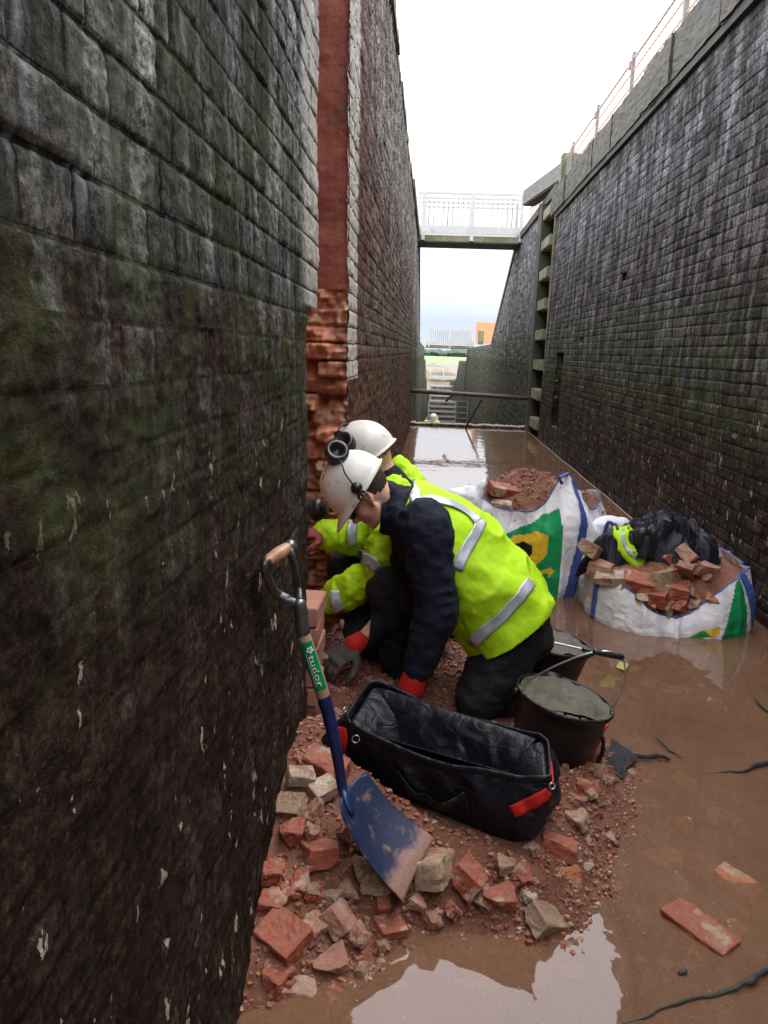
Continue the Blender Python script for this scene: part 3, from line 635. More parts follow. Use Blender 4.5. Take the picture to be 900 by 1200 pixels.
# ================================================================== bridges
def bridge(Y, xa, xb, ytop, ybot, depth, label, panels=2, bars=9):
    T = PY(xa, ytop, Y); B = PY((xa + xb) / 2, ybot, Y); L = PY(xa, ytop, Y).x; R_ = PY(xb, ytop, Y).x; zt = T.z; zb = B.z; h = zt - zb
    b = thing('footbridge', ((L + R_) / 2, Y, zb), label, 'footbridge')
    k = .10 * h / 1.4
    MB().box(((L + R_) / 2, Y + depth / 2, zb + .07), (R_ - L, depth, .14), None, .01).out('timber_deck', M['timber'], b)
    MB().box(((L + R_) / 2, Y + depth / 2, zb - .01), (R_ - L, depth, .02)).out('dark_underside', M['timber_dark'], b)  # thin dark sheet along the bottom of the deck
    for s in (0, 1):
        yy = Y + s * depth + (-.035 if s == 0 else .035)
        MB().box(((L + R_) / 2, yy, zb + .25 * h), (R_ - L + .02, .03, .16 * h)).out('kick_board', M['white_paint'], b)
        mb = MB(); mb.bar((L, yy, zt), (R_, yy, zt), .06, .05); mb.bar((L, yy, zt - .10 * h), (R_, yy, zt - .10 * h), .04); mb.out('top_rail', M['white_paint'], b)
        for i in range(panels + 1):
            x = L + (R_ - L) * (.06 + .88 * i / panels); MB().bar((x, yy - .01, zb + .02), (x, yy - .01, zt), .085, .06).out('rail_post', M['white_paint'], b)
        for i in range(panels):
            xA = L + (R_ - L) * (.06 + .88 * i / panels); xB = L + (R_ - L) * (.06 + .88 * (i + 1) / panels); mb = MB()
            for j in range(bars):
                x = xA + (xB - xA) * (j + 1) / (bars + 1); mb.bar((x, yy, zb + .3 * h), (x, yy, zt - .08 * h), .014)
            mb.out('rail_bars', M['grey_metal'], b)
    return b
bridge(20.0, 490, 621, 226, 284, 1.1, 'nearest white-railed footbridge crossing high over the lock tail')
bridge(45.0, 500, 556, 384, 408, 1.1, 'second white-railed footbridge further down, in front of the pale sky')
bridge(64.0, 503, 538, 428, 447, 1.1, 'small white railed footbridge far below the green field', 2, 6)
# lower lock gate frames, seen far down the flight
for (Y, xa, xb, ya, yb, n, lab) in ((70, 505, 532, 452, 476, 4, 'upper white barred lock gate far down the flight'), (58, 503, 533, 470, 500, 5, 'lower white barred lock gate far down the flight behind the crouching worker')):
    A = PY(xa, ya, Y); B = PY(xb, yb, Y); g = thing('lock_gate', ((A.x + B.x) / 2, Y, B.z), lab, 'lock gate')
    MB().bar((A.x, Y, B.z), (A.x, Y, A.z), .16).out('gate_post', M['white_paint'], g); MB().bar((B.x, Y, B.z), (B.x, Y, A.z), .16).out('gate_post', M['white_paint'], g)
    mb = MB()
    for i in range(n + 1): z = B.z + (A.z - B.z) * i / n; mb.bar((A.x, Y - .05, z), (B.x, Y - .05, z), .16, .14)
    mb.out('gate_rails', M['white_paint'], g)
    MB().box(((A.x + B.x) / 2, Y + .12, (A.z + B.z) / 2), (B.x - A.x, .08, (A.z - B.z) * .96)).out('gate_planks', simple('weathered_planks_%d' % n, (.42, .33, .27), .8, .5, 3), g)
A = PY(535, 470, 40); B = PY(547, 497, 40); g = thing('access_ladder', ((A.x + B.x) / 2, 40, B.z), 'pale metal access ladder low down beside the right tail wall', 'ladder')
for x in (A.x, B.x): MB().bar((x, 40, B.z - .4), (x, 40, A.z), .05).out('stile', M['grey_metal'], g)
mb = MB()
for i in range(5): z = B.z + (A.z - B.z) * i / 4; mb.bar((A.x, 40, z), (B.x, 40, z), .04)
mb.out('rungs', M['grey_metal'], g)
# ================================================================== open lock gate in its recess
G = thing('lock_gate', (1.9, 15.2, 0), 'wet mossy timber lock gate folded open into the right wall, its beam reaching out', 'lock gate')
MB().box((2.14, 14.42, 2.25), (.26, .24, 5.0), None, .02).out('mitre_post', M['timber'], G)
MB().box((1.985, 14.26, 1.95), (.07, .07, 4.5), None, .006).out('edge_strip', M['timber'], G)
MB().box((1.99, 15.75, 1.95), (.2, .5, 4.4), None, .02).out('heel_post', M['timber_dark'], G)
for i in range(8):
    MB().box((1.99, 15.0, .22 + i * .53), (.16, 1.0, .19), None, .015).out('gate_rail', M['timber'], G)
MB().box((2.16, 15.0, 1.9), (.05, 1.1, 4.3)).out('gate_planks', M['timber_dark'], G)
MB().bar((1.78, 16.9, 4.48), (2.25, 14.0, 4.52), .26, .30, .02).out('balance_beam', M['timber_grey'], G)
# barrier on the right coping
for i, Y in enumerate([6.9, 9.15, 11.4, 13.65, 15.9, 18.15, 20.4]):
    b = thing('barrier_panel', (2.42, Y, 4.18), 'pale mesh safety barrier panel with orange clips standing along the right coping', 'barrier', 'safety barrier panels along the right coping')
    MB().bar((2.42, Y, 4.19), (2.42, Y, 5.30), .05, .05).out('post', M['grey_metal'], b)
    MB().bar((2.42, Y + .05, 5.22), (2.42, Y + 2.2, 5.22), .022).out('top_rail', M['white_paint'], b)
    mb = MB()
    for k in range(1, 6): mb.bar((2.42, Y + .05, 4.22 + k * .17), (2.42, Y + 2.2, 4.22 + k * .17), .014)
    for k in range(1, 18): mb.bar((2.42, Y + k * .125, 4.22), (2.42, Y + k * .125, 5.22), .010)
    mb.out('mesh', simple('pale_orange_netting', (.85, .55, .42), .6, .05) if i == 0 else bpy.data.materials['pale_orange_netting'], b)
    for k in (.35, .95): MB().box((2.40, Y + .09, 4.22 + k), (.04, .09, .10), None, .01).out('clip', M['orange'], b)
A = PY(558, 402, 44); B = PY(580, 378, 44); 
ob = thing('barrier_panel', ((A.x + B.x) / 2 + .1, 44, A.z), 'solid orange plastic barrier on the stepped bank beyond the tail wall', 'barrier')
MB().box(((A.x + B.x) / 2 + .15, 44, (A.z + B.z) / 2), (1.3, .07, B.z - A.z), None, .02).out('panel', M['orange'], ob)
for s in (-.35, .35): MB().box(((A.x + B.x) / 2 + .15 + s, 44, A.z + .02), (.1, .45, .06), None, .01).out('foot', M['orange'], ob)
A = PY(563, 403, 33.5); bp = mesh_obj('bollard', *[(m.v, m.f) for m in [MB().box((A.x, 33.5, A.z + .25), (.22, .22, .55), None, .02)]][0], M['timber']); tag(bp, 'short brown timber bollard in front of the orange barrier', 'bollard')
# the tube strut across the chamber
a = PX(485, 459, -.42); b_ = PX(620, 467, 1.99); T = thing('scaffold_tube', ((a.x + b_.x) / 2, (a.y + b_.y) / 2, a.z), 'dark steel tube braced level across the far end of the chamber', 'tube')
Ybar = 15.6; a = PY(483, 458, Ybar); b_ = PY(622, 467, Ybar)
MB().tube([(a.x, Ybar, a.z), (b_.x, Ybar, b_.z)], .042, 12).out('tube', M['pipe'], T, True)
MB().tube([PY(530, 463, Ybar - .02), PY(523, 470, Ybar - .03)], .022, 8).out('coupler', M['pipe'], T, True)
pp = MB().tube([PY(565, 468, 15.7), PY(545, 502, 15.9)], .018, 10).out('prop_pole', M['pipe'], None, True); tag(pp, 'thin pole leaning from the dam up to the cross tube', 'pole')

mb = MB(); mb.tube([(XR(0) - .012 + .006 * math.sin(y * 3.1), y, .0) for y in np.arange(5.5, 16, .25)], .0028, 6, cap=True); tag(mb.out('scum_edge', M['foam'], None, True), 'thin pale scum line where the brown water meets the right wall', 'scum', kind='stuff')
# ================================================================== rubble
def chunk_mesh(name, dims, ncut, seed, rough=.03):
    rs = np.random.RandomState(seed); bm = bmesh.new(); bmesh.ops.create_cube(bm, size=1)
    for v in bm.verts: v.co = Vector((v.co.x * dims[0], v.co.y * dims[1], v.co.z * dims[2]))
    for k in range(ncut):
        n = Vector(rs.normal(size=3)); n.normalize(); p = n * (min(dims) * .5 * rs.uniform(.55, .95) + abs(n.x) * dims[0] * .18)
        r = bmesh.ops.bisect_plane(bm, geom=bm.verts[:] + bm.edges[:] + bm.faces[:], plane_co=p, plane_no=n, clear_outer=True)
        bmesh.ops.holes_fill(bm, edges=bm.edges[:], sides=0)
    bmesh.ops.bevel(bm, geom=bm.edges[:], offset=min(dims) * .045, segments=1, affect='EDGES')
    bmesh.ops.triangulate(bm, faces=bm.faces[:])
    for _ in range(3): bmesh.ops.subdivide_edges(bm, edges=[e for e in bm.edges if e.calc_length() > min(dims) * .16], cuts=1); bmesh.ops.triangulate(bm, faces=bm.faces[:])
    V = np.array([v.co[:] for v in bm.verts]); bm.normal_update(); Nn = np.array([v.normal[:] for v in bm.verts])
    V = V + Nn * (min(dims) * rough * 3.6 * (fbm(V, 16, 4, seed) + .6 * fbm(V, 70, 2, seed + 4)))[:, None]
    for v, c in zip(bm.verts, V): v.co = c
    me = bpy.data.meshes.new(name); bm.to_mesh(me); bm.free(); me.materials.append(M['chunk'])
    return me
PR = {'brick': [chunk_mesh('brick', (.215, .10, .066), c, s) for s, c in ((1, 0), (2, 1), (3, 1))],
      'half': [chunk_mesh('half', (.125, .10, .066), c, s) for s, c in ((4, 1), (5, 2), (6, 2), (7, 3))],
      'lump': [chunk_mesh('lump', (.10, .085, .06), c, s, .06) for s, c in ((8, 4), (9, 5), (10, 5), (11, 6), (12, 4))]}
for k, v in PR.items():
    for m_ in v: m_['len'] = {'brick': .215, 'half': .125, 'lump': .10}[k]
TINTS = {'red': (.40, .10, .055), 'pink': (.50, .25, .175), 'cream': (.60, .49, .37), 'tan': (.43, .31, .20), 'orange': (.50, .18, .08)}
def tintmat(k):
    n = 'brick_chunk_' + k
    if n in bpy.data.materials: return bpy.data.materials[n]
    c0 = TINTS[k]; t = N(n); v = t.oc(); r = t.n('ShaderNodeObjectInfo').outputs['Random']; cx = t.n('ShaderNodeCombineXYZ', {0: t.m_('MULTIPLY', r, 31.0), 1: t.m_('MULTIPLY', r, 77.0)}).outputs[0]
    w_ = t.n('ShaderNodeVectorMath', operation='ADD'); t.set(w_.inputs[0], v); t.set(w_.inputs[1], cx); v = w_.outputs[0]
    a = t.noise(v, 16, 8, .68); n2 = t.noise(v, 90, 5, .75)
    c = t.ramp(a, [(.25, tuple(q * .5 for q in c0)), (.6, c0), (.8, tuple(min(1, q * 1.3) for q in c0))])
    other = (.46, .36, .26) if k in ('red', 'pink', 'orange') else (.30, .10, .06)
    c = t.mix(t.m_('MULTIPLY', t.mr(t.noise(v, 10, 6, .6), .54, .6), .8), c, other); c = t.mix(t.mr(t.noise(v, 24, 6, .7), .6, .7), c, (.08, .04, .03)); c = t.mix(t.mr(n2, .6, .74), c, tuple(min(1, q * 1.7) for q in c0))
    c = dusty(t, c)
    return t.bsdf(c, t.mr(a, .3, .7, .4, .8), t.bump(t.m_('ADD', a, t.m_('MULTIPLY', n2, .6)), .9, .009), Specular_IOR_Level=.4)
def rotm(rx, ry, rz): return Matrix.Rotation(rad(rz), 3, 'Z') @ Matrix.Rotation(rad(rx), 3, 'X') @ Matrix.Rotation(rad(ry), 3, 'Y')
def chunk(kind, p, L, rot, tint=None, label='', group=None, name='broken_brick', cat='brick', idx=None):
    ms_ = PR[kind]; me = ms_[idx if idx is not None else random.randrange(len(ms_))]
    o = bpy.data.objects.new(name, me); COL.objects.link(o); o.location = p; k = L / me['len']; o.scale = (k, k, k)
    o.rotation_euler = rotm(*rot).to_euler()
    if tint: o.material_slots[0].link = 'OBJECT'; o.material_slots[0].material = tintmat(tint)
    return tag(o, label, cat, group)
big = [  # px, py, length m, kind, rot(x,y,z), tint, lift, label
 (333, 1104, .128, 'half', (20, 8, -38), 'red', .02, 'large squared red brick end with pale mortar edge at the water by the left wall', 0),
 (386, 1132, .095, 'half', (15, -10, 20), 'pink', .015, 'pinkish angular brick piece at the water edge right of the squared brick end'),
 (343, 1160, .12, 'half', (5, 5, 15), 'pink', -.02, 'pale brick piece half under water at the bottom beside the left wall'),
 (391, 1173, .09, 'lump', (5, 0, 60), 'red', -.02, 'red brick lump under the water near the bottom left of the heap'),
 (326, 1139, .09, 'lump', (5, 0, 60), 'red', -.01, 'dark red lump wedged under the squared brick end'),
 (514, 1024, .155, 'half', (-12, 10, 78), 'tan', .03, 'large buff squared stone-like block just right of the shovel blade', 1),
 (549, 1032, .12, 'half', (30, 20, 60), 'red', .015, 'rough red brick leaning beside the large buff block'),
 (583, 1055, .10, 'half', (12, 0, 4), 'red', .015, 'squat red brick end with a cream mortared side at the front of the heap', 2),
 (638, 1078, .11, 'half', (20, 30, 30), 'tan', 0, 'buff mortared piece half sunk in the puddle right of the squat red brick end'),
 (655, 1000, .11, 'half', (-8, 6, -12), 'red', .02, 'flat topped red brick end at the right edge of the heap', 1),
 (664, 1024, .09, 'lump', (0, 0, 10), 'orange', -.01, 'orange brick piece just under the water below the right edge of the heap'),
 (353, 925, .085, 'half', (25, 10, 25), 'cream', .05, 'pale cream mortar-crusted brick lying highest beside the left wall', 1),
 (379, 937, .085, 'half', (15, -10, 40), 'cream', .045, 'second pale cream brick touching the shovel socket'),
 (380, 912, .14, 'half', (20, 10, -20), 'red', .04, 'red brick lying behind the two pale cream bricks'),
 (341, 953, .09, 'half', (30, -10, -15), 'tan', .03, 'brown brick piece below the pale cream bricks against the wall'),
 (371, 963, .08, 'lump', (40, -30, -40), 'pink', .04, 'narrow pinkish shard left of the shovel blade'),
 (341, 982, .085, 'lump', (10, 10, 10), 'red', .03, 'red mortared lump low against the left wall'),
 (378, 1007, .12, 'half', (-15, 10, 30), 'red', .02, 'broad smooth red brick face below the shovel socket'),
 (424, 1024, .075, 'lump', (0, 10, 80), 'tan', .02, 'small tan stone under the left edge of the shovel blade'),
 (442, 1044, .085, 'lump', (0, 0, -10), 'tan', .015, 'flat tan stone by the lower left corner of the shovel blade'),
 (321, 1064, .08, 'lump', (10, 10, 0), 'red', .02, 'small red wedge against the left wall above the squared brick end'),
 (398, 1080, .10, 'half', (40, 20, 60), 'pink', .015, 'upright pinkish red slab in the middle of the lower heap'),
 (368, 1090, .075, 'lump', (10, 10, 50), 'pink', .01, 'pale mortared lump between the squared brick end and the upright slab'),
 (456, 1091, .085, 'half', (10, 10, 30), 'red', .01, 'red and cream piece at the front water edge below the shovel blade'),
 (422, 1099, .075, 'lump', (40, 30, 60), 'pink', .01, 'dull pink piece beside the front water edge left of the red and cream piece'),
 (488, 1131, .09, 'lump', (0, 0, 30), 'tan', -.015, 'pale stone drowned in the puddle in front of the heap'),
 (471, 1160, .04, 'lump', (0, 0, 30), 'cream', 0, 'tiny pale pebble drowned nearest the bottom of the photo'),
 (622, 1057, .06, 'lump', (0, 20, 30), 'cream', .01, 'small cream lump right of the squat red brick end'),
 (592, 1022, .07, 'lump', (10, 20, 0), 'tan', .02, 'grey crumbly mortar lump above the squat red brick end'),
 (622, 1000, .05, 'lump', (0, 20, 30), 'cream', .02, 'small cream lump just below the right corner of the tool bag'),
 (610, 1030, .07, 'lump', (30, 20, 30), 'red', .015, 'red lump between the tool bag corner and the cream lump'),
 (566, 1062, .06, 'lump', (0, 50, 30), 'pink', .01, 'small pink piece left of the squat red brick end'),
 (530, 1070, .055, 'lump', (0, 50, 30), 'red', .01, 'small red piece at the water edge under the large buff block'),
 (680, 968, .09, 'lump', (0, 0, 30), 'tan', .02, 'rounded dirt clod on the right shore of the heap'),
 (690, 930, .10, 'lump', (0, 10, 70), 'red', .02, 'large red dirt clod below the front bucket'),
 (700, 905, .08, 'lump', (0, 10, 20), 'tan', .01, 'brown dirt clod at the water edge below the front bucket'),
 (347, 1040, .08, 'lump', (30, 10, 20), 'red', .02, 'dark red piece in the shadow of the left wall'),
 (370, 1052, .06, 'lump', (50, 10, 20), 'red', .02, 'small red piece right of the dark one by the left wall'),
 (408, 1050, .06, 'lump', (50, 10, 90), 'pink', .02, 'small pink piece above the upright slab'),
 (320, 1030, .07, 'lump', (10, 10, 20), 'red', .03, 'red piece tight in the corner of wall and heap'),
 (365, 985, .06, 'lump', (20, 40, 20), 'pink', .03, 'small pink shard above the broad red brick face'),
 (405, 985, .06, 'lump', (20, 40, 70), 'red', .03, 'small red shard just left of the shovel blade shoulder'),
 (490, 1062, .06, 'lump', (20, 10, 70), 'pink', .01, 'small piece just beyond the tip of the shovel blade'),
]
for q in big:
    px, py, L, kd, rt, ti, lift, lab = q[:8]; L *= .88; lift *= .7; p = onheap(px, py)
    chunk(kd, p + Vector((0, 0, lift)), L, rt, ti, lab, 'broken bricks and stones on the rubble heap', idx=q[8] if len(q) > 8 else None, name='broken_brick' if ti in ('red', 'pink', 'orange', 'cream') else 'rubble_stone', cat='brick' if ti in ('red', 'pink', 'orange', 'cream') else 'stone')
# submerged ones off to the right
chunk('brick', PZ(819, 1093, -.012), .185, (3, 3, -52), 'red', 'large flat red brick with a pale streak lying in the water on the right', name='sunken_brick', idx=1)
chunk('half', PZ(862, 1043, -.03), .12, (8, 4, -45), 'orange', 'orange brick end just under the water near the right edge', name='sunken_brick')
for i, (px, py, L) in enumerate([(700, 1085, .12), (600, 1120, .08), (770, 1010, .13), (640, 1150, .10), (730, 1050, .1), (800, 920, .09), (850, 960, .1), (760, 950, .08), (560, 1160, .1)]):
    p = PZ(px, py, -.055); chunk('half', p, L, (random.uniform(-9, 9), random.uniform(-9, 9), random.uniform(0, 180)), 'tan' if i % 2 else 'orange', 'dim shape of a brick lying under the brown water', 'dim bricks under the water', name='sunken_brick')
for i in range(46):
    a_ = random.uniform(0, 1); px, py = random.choice([(random.uniform(300, 700), random.uniform(1085, 1190)), (random.uniform(640, 760), random.uniform(930, 1090)), (random.uniform(740, 890), random.uniform(800, 1150))])
    chunk('lump', PZ(px, py, -.03), random.uniform(.03, .085), (random.uniform(-20, 20), random.uniform(-20, 20), random.uniform(0, 180)), random.choice(['tan', 'pink', 'orange']), 'small drowned stone showing dimly through the brown water', 'small drowned stones', name='sunken_stone', cat='stone')
tops = [Vector(o_.location) for o_ in SC.objects if o_.get('category') in ('brick', 'stone')]
cnt = 0
while cnt < 150:
    x = random.uniform(-.36, .85); y = random.uniform(1.45, 3.1)
    if cnt > 115: x = random.uniform(-.7, .1); y = random.uniform(2.6, 3.7)
    z = zh(x, y)
    if z < -.03 or (x < -.33 and y < 2.5): continue
    if x > -.33 and 1.95 < y < 2.35 and x < .4 and cnt < 115 and random.random() < .6: continue
    if abs((x - .07) * .836 - (y - 2.22) * .548) < .40 and abs((x - .07) * .548 + (y - 2.22) * .836) < .15: continue
    L = random.choice([.022, .028, .035, .04, .05, .06]); k = random.choice(['half', 'lump', 'lump'])
    chunk(k, (x, y, z + L * .12), L, (random.uniform(-30, 30), random.uniform(-30, 30), random.uniform(0, 180)), random.choice([None, None, 'red', 'pink', 'red', 'tan']), 'small broken brick piece lying loose in the red rubble heap', 'small pieces scattered in the rubble', name='brick_fragment', cat='brick fragment'); cnt += 1
def gravelmat():
    t = N('brick_grit'); r = t.n('ShaderNodeNewGeometry').outputs['Random Per Island']; n = t.noise(t.pos(), 60, 5, .7)
    c = t.ramp(r, [(0, (.20, .075, .042)), (.35, (.32, .115, .065)), (.6, (.42, .19, .12)), (.88, (.22, .11, .07)), (.95, (.40, .28, .20)), (1, (.50, .42, .34))])
    c = t.mix(.7, c, t.mix(1, c, t.ramp(n, [(.3, (.5, .5, .5)), (.7, (1.2, 1.2, 1.2))]), 'MULTIPLY')); return t.bsdf(c, .65, t.bump(n, .6, .004))
M['grit'] = gravelmat()
def grit(name, pts, sizes, seed, label=None, parent=None):
    rs = np.random.RandomState(seed); n = len(pts); C8 = np.array([(x, y, z) for x in (-1, 1) for y in (-1, 1) for z in (-1, 1)], float)
    V = C8[None] * rs.uniform(.45, 1.0, (n, 8, 3)) * (np.array([1, .8, .6]) * sizes[:, None])[:, None, :] * .5
    a, b = rs.uniform(0, 6.28, n), rs.uniform(-.6, .6, n); ca, sa, cb, sb = np.cos(a), np.sin(a), np.cos(b), np.sin(b)
    x = V[..., 0] * ca[:, None] - V[..., 1] * sa[:, None]; y = V[..., 0] * sa[:, None] + V[..., 1] * ca[:, None]; z = V[..., 2]
    x2 = x * cb[:, None] - z * sb[:, None]; z2 = x * sb[:, None] + z * cb[:, None]
    V = np.stack([x2, y, z2], -1) + pts[:, None, :]
    q = np.array([(0, 1, 3, 2), (4, 6, 7, 5), (0, 4, 5, 1), (2, 3, 7, 6), (0, 2, 6, 4), (1, 5, 7, 3)])
    Fq = (q[None] + (np.arange(n) * 8)[:, None, None]).reshape(-1, 4)
    o = mesh_obj(name, V.reshape(-1, 3), Fq, M['grit'], parent); 
    if parent is None or label: tag(o, label, 'grit' if parent is None else None, kind='stuff')
    return o
rs = np.random.RandomState(5); P = np.stack([rs.uniform(-.7, .95, 60000), rs.uniform(1.35, 4.1, 60000)], 1); z = heap(P[:, 0], P[:, 1])
k = (z > -.012) & ~((np.abs((P[:, 0] - .07) * .836 - (P[:, 1] - 2.22) * .548) < .33) & (np.abs((P[:, 0] - .07) * .548 + (P[:, 1] - 2.22) * .836) < .07)) & ~((P[:, 0] < -.36) & (P[:, 1] < 2.5)) & (P[:, 0] > -.70); P = P[k]; z = z[k]; s_ = .0025 + .017 * rs.power(.22, len(z))
grit('rubble_grit', np.stack([P[:, 0], P[:, 1], z + s_ * .3], 1), s_, 9, 'loose red brick grit and crumbs covering the rubble heap')
# ================================================================== shovel
S = thing('shovel', tuple(PX(325, 650, -.355)), 'blue steel shovel with a wooden grip leaning on the left wall', 'shovel')
g0 = PX(312, 659, -.350); g1 = PY(340, 640, g0.y + .055); gm = (g0 + g1) / 2
MB().tube([g0, g0.lerp(g1, .3), gm, g1.lerp(g0, .3), g1], [.0135, .0155, .0165, .0155, .013], 16, sub=4).out('grip', M['grip'], S, True)
top = PY(351, 708, 1.885); soc = PY(355, 741, 1.895); sh1 = PY(381, 822, 1.89); bt = PY(401, 922, 1.89)
al = MB(); al.tube([g0, PY(311, 668, g0.y), PY(322, 693, 1.87), PY(338, 703, 1.88), top], [(.008, .012)] * 5, 10, sub=5)
al.tube([g1, PY(343, 658, g1.y), PY(348, 682, 1.90), PY(350, 700, 1.89), top], [(.008, .013)] * 5, 10, sub=5)
al.tube([top, PY(353, 722, 1.89), soc], [.0165, .018, .0185], 14); 
for g_ in (g0, g1): ell(al, g_, (.016, .016, .016), seg=10)
al.out('handle_bracket', M['steel_dark'], S, True)
MB().tube([soc, soc.lerp(sh1, .5), sh1], [.0165, .0175, .0175], 20).out('wood_shaft', M['shaft'], S, True)
MB().tube([sh1.lerp(soc, .06), sh1, PY(388, 850, 1.89), PY(396, 890, 1.89), bt, PY(405, 935, 1.875), PY(414, 952, 1.86)], [.0182, .0180, .0165, .0145, .0135, (.016, .012), (.02, .004)], 18, sub=3).out('socket', M['blue_paint'], S, True)
TLc, TRc, BRc, BLc = PY(388, 956, 1.80), PY(418, 907, 1.98), onheap(507, 984) + Vector((0, 0, .035)), onheap(470, 1059) + Vector((0, 0, .05))
BRc = PZ(507, 984, BRc.z); BLc = PZ(470, 1059, BLc.z)
nu, nv = 26, 34; V = []; UV = []
nrm = (TRc - TLc).cross(BLc - TLc).normalized(); nrm = nrm if nrm.z > 0 else -nrm
for i in range(nu):
    for j in range(nv):
        a, b = i / (nu - 1), j / (nv - 1); p = TLc.lerp(TRc, a).lerp(BLc.lerp(BRc, a), b)
        s_ = (2 * a - 1); sh = .020 * (1 - b) ** 2 * s_ * s_ + .010 * s_ * s_ - .016 * math.sin(math.pi * min(1, b * 1.1) * .9) + .012 * math.exp(-(s_ / .22) ** 2) * max(0, 1 - b * 2.2)
        if j == 0: p = p + (BLc - TLc) * (-.02 + .07 * abs(s_) ** 3)
        V.append(p + nrm * sh); UV.append((a, b))
sb = mesh_obj('blade', V, grid_faces(nu, nv), M['blade'], S, True, uv=UV); solid(sb, .0035)
# sticker with writing, wrapped on the shaft
ax = (sh1 - soc).normalized(); tocam = (CP - soc); tocam = (tocam - ax * tocam.dot(ax)).normalized(); side = ax.cross(tocam); R0 = .0186; L0 = (sh1 - soc).length
if side.dot(CM.col[0]) < 0: side = -side
def wrap(s, w, r): a_ = w / R0; return soc + ax * s + (tocam * math.cos(a_) + side * math.sin(a_)) * r
s0, s1 = .12 * L0, .80 * L0; V = [wrap(s0 + (s1 - s0) * i / 20, -.0165 + .033 * j / 12, R0 + .0004) for i in range(21) for j in range(13)]
stk = mesh_obj('green_sticker', V, grid_faces(21, 13), M['sticker'], S, True)
TV, TF = text_mesh('tudor', .030); xm = max(v.x for v in TV); V = [wrap(s0 + .035 + v.x * (s1 - s0 - .045) / xm, -.006 + v.y * .72, R0 + .0010) for v in TV]
mesh_obj('sticker_lettering', V, TF, M['white'], stk)
mbs = MB()
for k in range(5):
    a0 = k * 2 * math.pi / 5; c = (s0 + .021, .003); V = [wrap(c[0] + .0095 * math.cos(a0 + d) * f, c[1] + .0095 * math.sin(a0 + d) * f, R0 + .0010) for d, f in ((0, .15), (.45, .8), (0, 1), (-.45, .8))]; mbs.add(V, [(0, 1, 2, 3)])
q = s0 + .03
while q < s1 - .012: ln = random.uniform(.002, .004); mbs.add([wrap(q, -.0105, R0 + .001), wrap(q + ln, -.0105, R0 + .001), wrap(q + ln, -.0088, R0 + .001), wrap(q, -.0088, R0 + .001)], [(0, 1, 2, 3)]); q += ln + .0012
mbs.out('sticker_emblem', M['white'], stk)
# ================================================================== tool bag
FL, BL, BR, FR = PZ(402, 849, .345), PZ(436, 797, .375), PZ(642, 864, .375), PZ(647, 917, .335)
bFL, bBL, bBR, bFR = PZ(388, 893, .15), Vector((-.19, 2.52, .16)), Vector((.42, 2.27, .12)), PZ(611, 998, .105)
TB = thing('tool_bag', tuple((bFL + bBR) / 2), 'long open black holdall with red end pulls lying on the rubble', 'tool bag')
def rectpt(c, u, r=.10):
    """u in 0..4 round the corners c = FL, FR, BR, BL"""
    k = int(u) % 4; t = u - int(u); return c[k].lerp(c[(k + 1) % 4], t)
CR = [FL, FR, BR, BL]; CB = [bFL, bFR, bBR, bBL]; cenB = sum(CB, Vector()) / 4; cenR = sum(CR, Vector()) / 4
def rnd(c, u):  # rounded corner path
    a = rectpt(c, u); d = .12; b = rectpt(c, (u - d) % 4); e_ = rectpt(c, (u + d) % 4); return (a * .4 + b * .3 + e_ * .3)
NU, NV = 360, 46
def bagwall(inner):
    V = []
    for i in range(NU):
        u = 4 * i / NU
        for j in range(NV):
            v = j / (NV - 1); a = rnd(CR, u); b = rnd(CB, u); sag = (0.050 if inner else .040) * math.sin(math.pi * (u % 1)) if int(u) in (0, 2) else 0
            p = a.lerp(b, v); o_ = Vector((p.x - cenB.x, p.y - cenB.y, 0)); o_.normalize()
            bul = math.sin(math.pi * v) * (.022 if not inner else -.01); p = p + o_ * bul; p.z -= sag * (1 - v)
            V.append(p)
    V = np.array(V); uu = np.repeat(np.arange(NU) * 4.0 / NU, NV); vv = np.tile(np.arange(NV) / (NV - 1.0), NU)
    ang = uu * math.pi / 2; Q = np.stack([V[:, 0] * 1.0 + V[:, 2] * .5, V[:, 1], V[:, 2] * .55 + V[:, 0] * .25], 1)
    amp = (.075 if inner else .045) * np.sin(np.pi * np.clip(vv * 1.05, 0, 1)) ** .6
    V[:, 2] += (.014 * fbm(V, 5, 2, 61)) * (1 - vv); V[:, 0] += .012 * fbm(V, 4, 2, 62); V[:, 1] += .014 * fbm(V, 4, 2, 63)
    d = amp * (ridge(Q, 5, 2, 17 if inner else 3) - .5) * 1.5 + amp * .55 * (ridge(Q * np.array([1, 1, 2.2]), 13, 2, 27) - .5)
    o_ = V - np.array([cenB.x, cenB.y, 0]); o_[:, 2] = 0; o_ /= np.linalg.norm(o_, axis=1)[:, None]
    V = V + o_ * d[:, None] * (1 if not inner else .9) - (o_ * .012 if inner else 0)
    return V
def ringf(nu, nv): i = np.arange(nu)[:, None] * nv + np.arange(nv - 1)[None]; j = ((np.arange(nu) + 1) % nu)[:, None] * nv + np.arange(nv - 1)[None]; return np.stack([i, j, j + 1, i + 1], -1).reshape(-1, 4)
Vo = bagwall(False); Vi = bagwall(True)
Fo = [tuple(f) for f in ringf(NU, NV)] + [tuple(i * NV + NV - 1 for i in range(NU))[::-1]]
tbw = mesh_obj('shell', Vo, Fo, M['bagcloth'], TB, True); BT = bvh(Vo, Fo[:-1])
Vi2 = Vi.copy(); fl = []
mesh_obj('lining', Vi2, [tuple(f)[::-1] for f in ringf(NU, NV)] + [tuple(i * NV + NV - 16 for i in range(NU))], M['bagin'], TB, True)
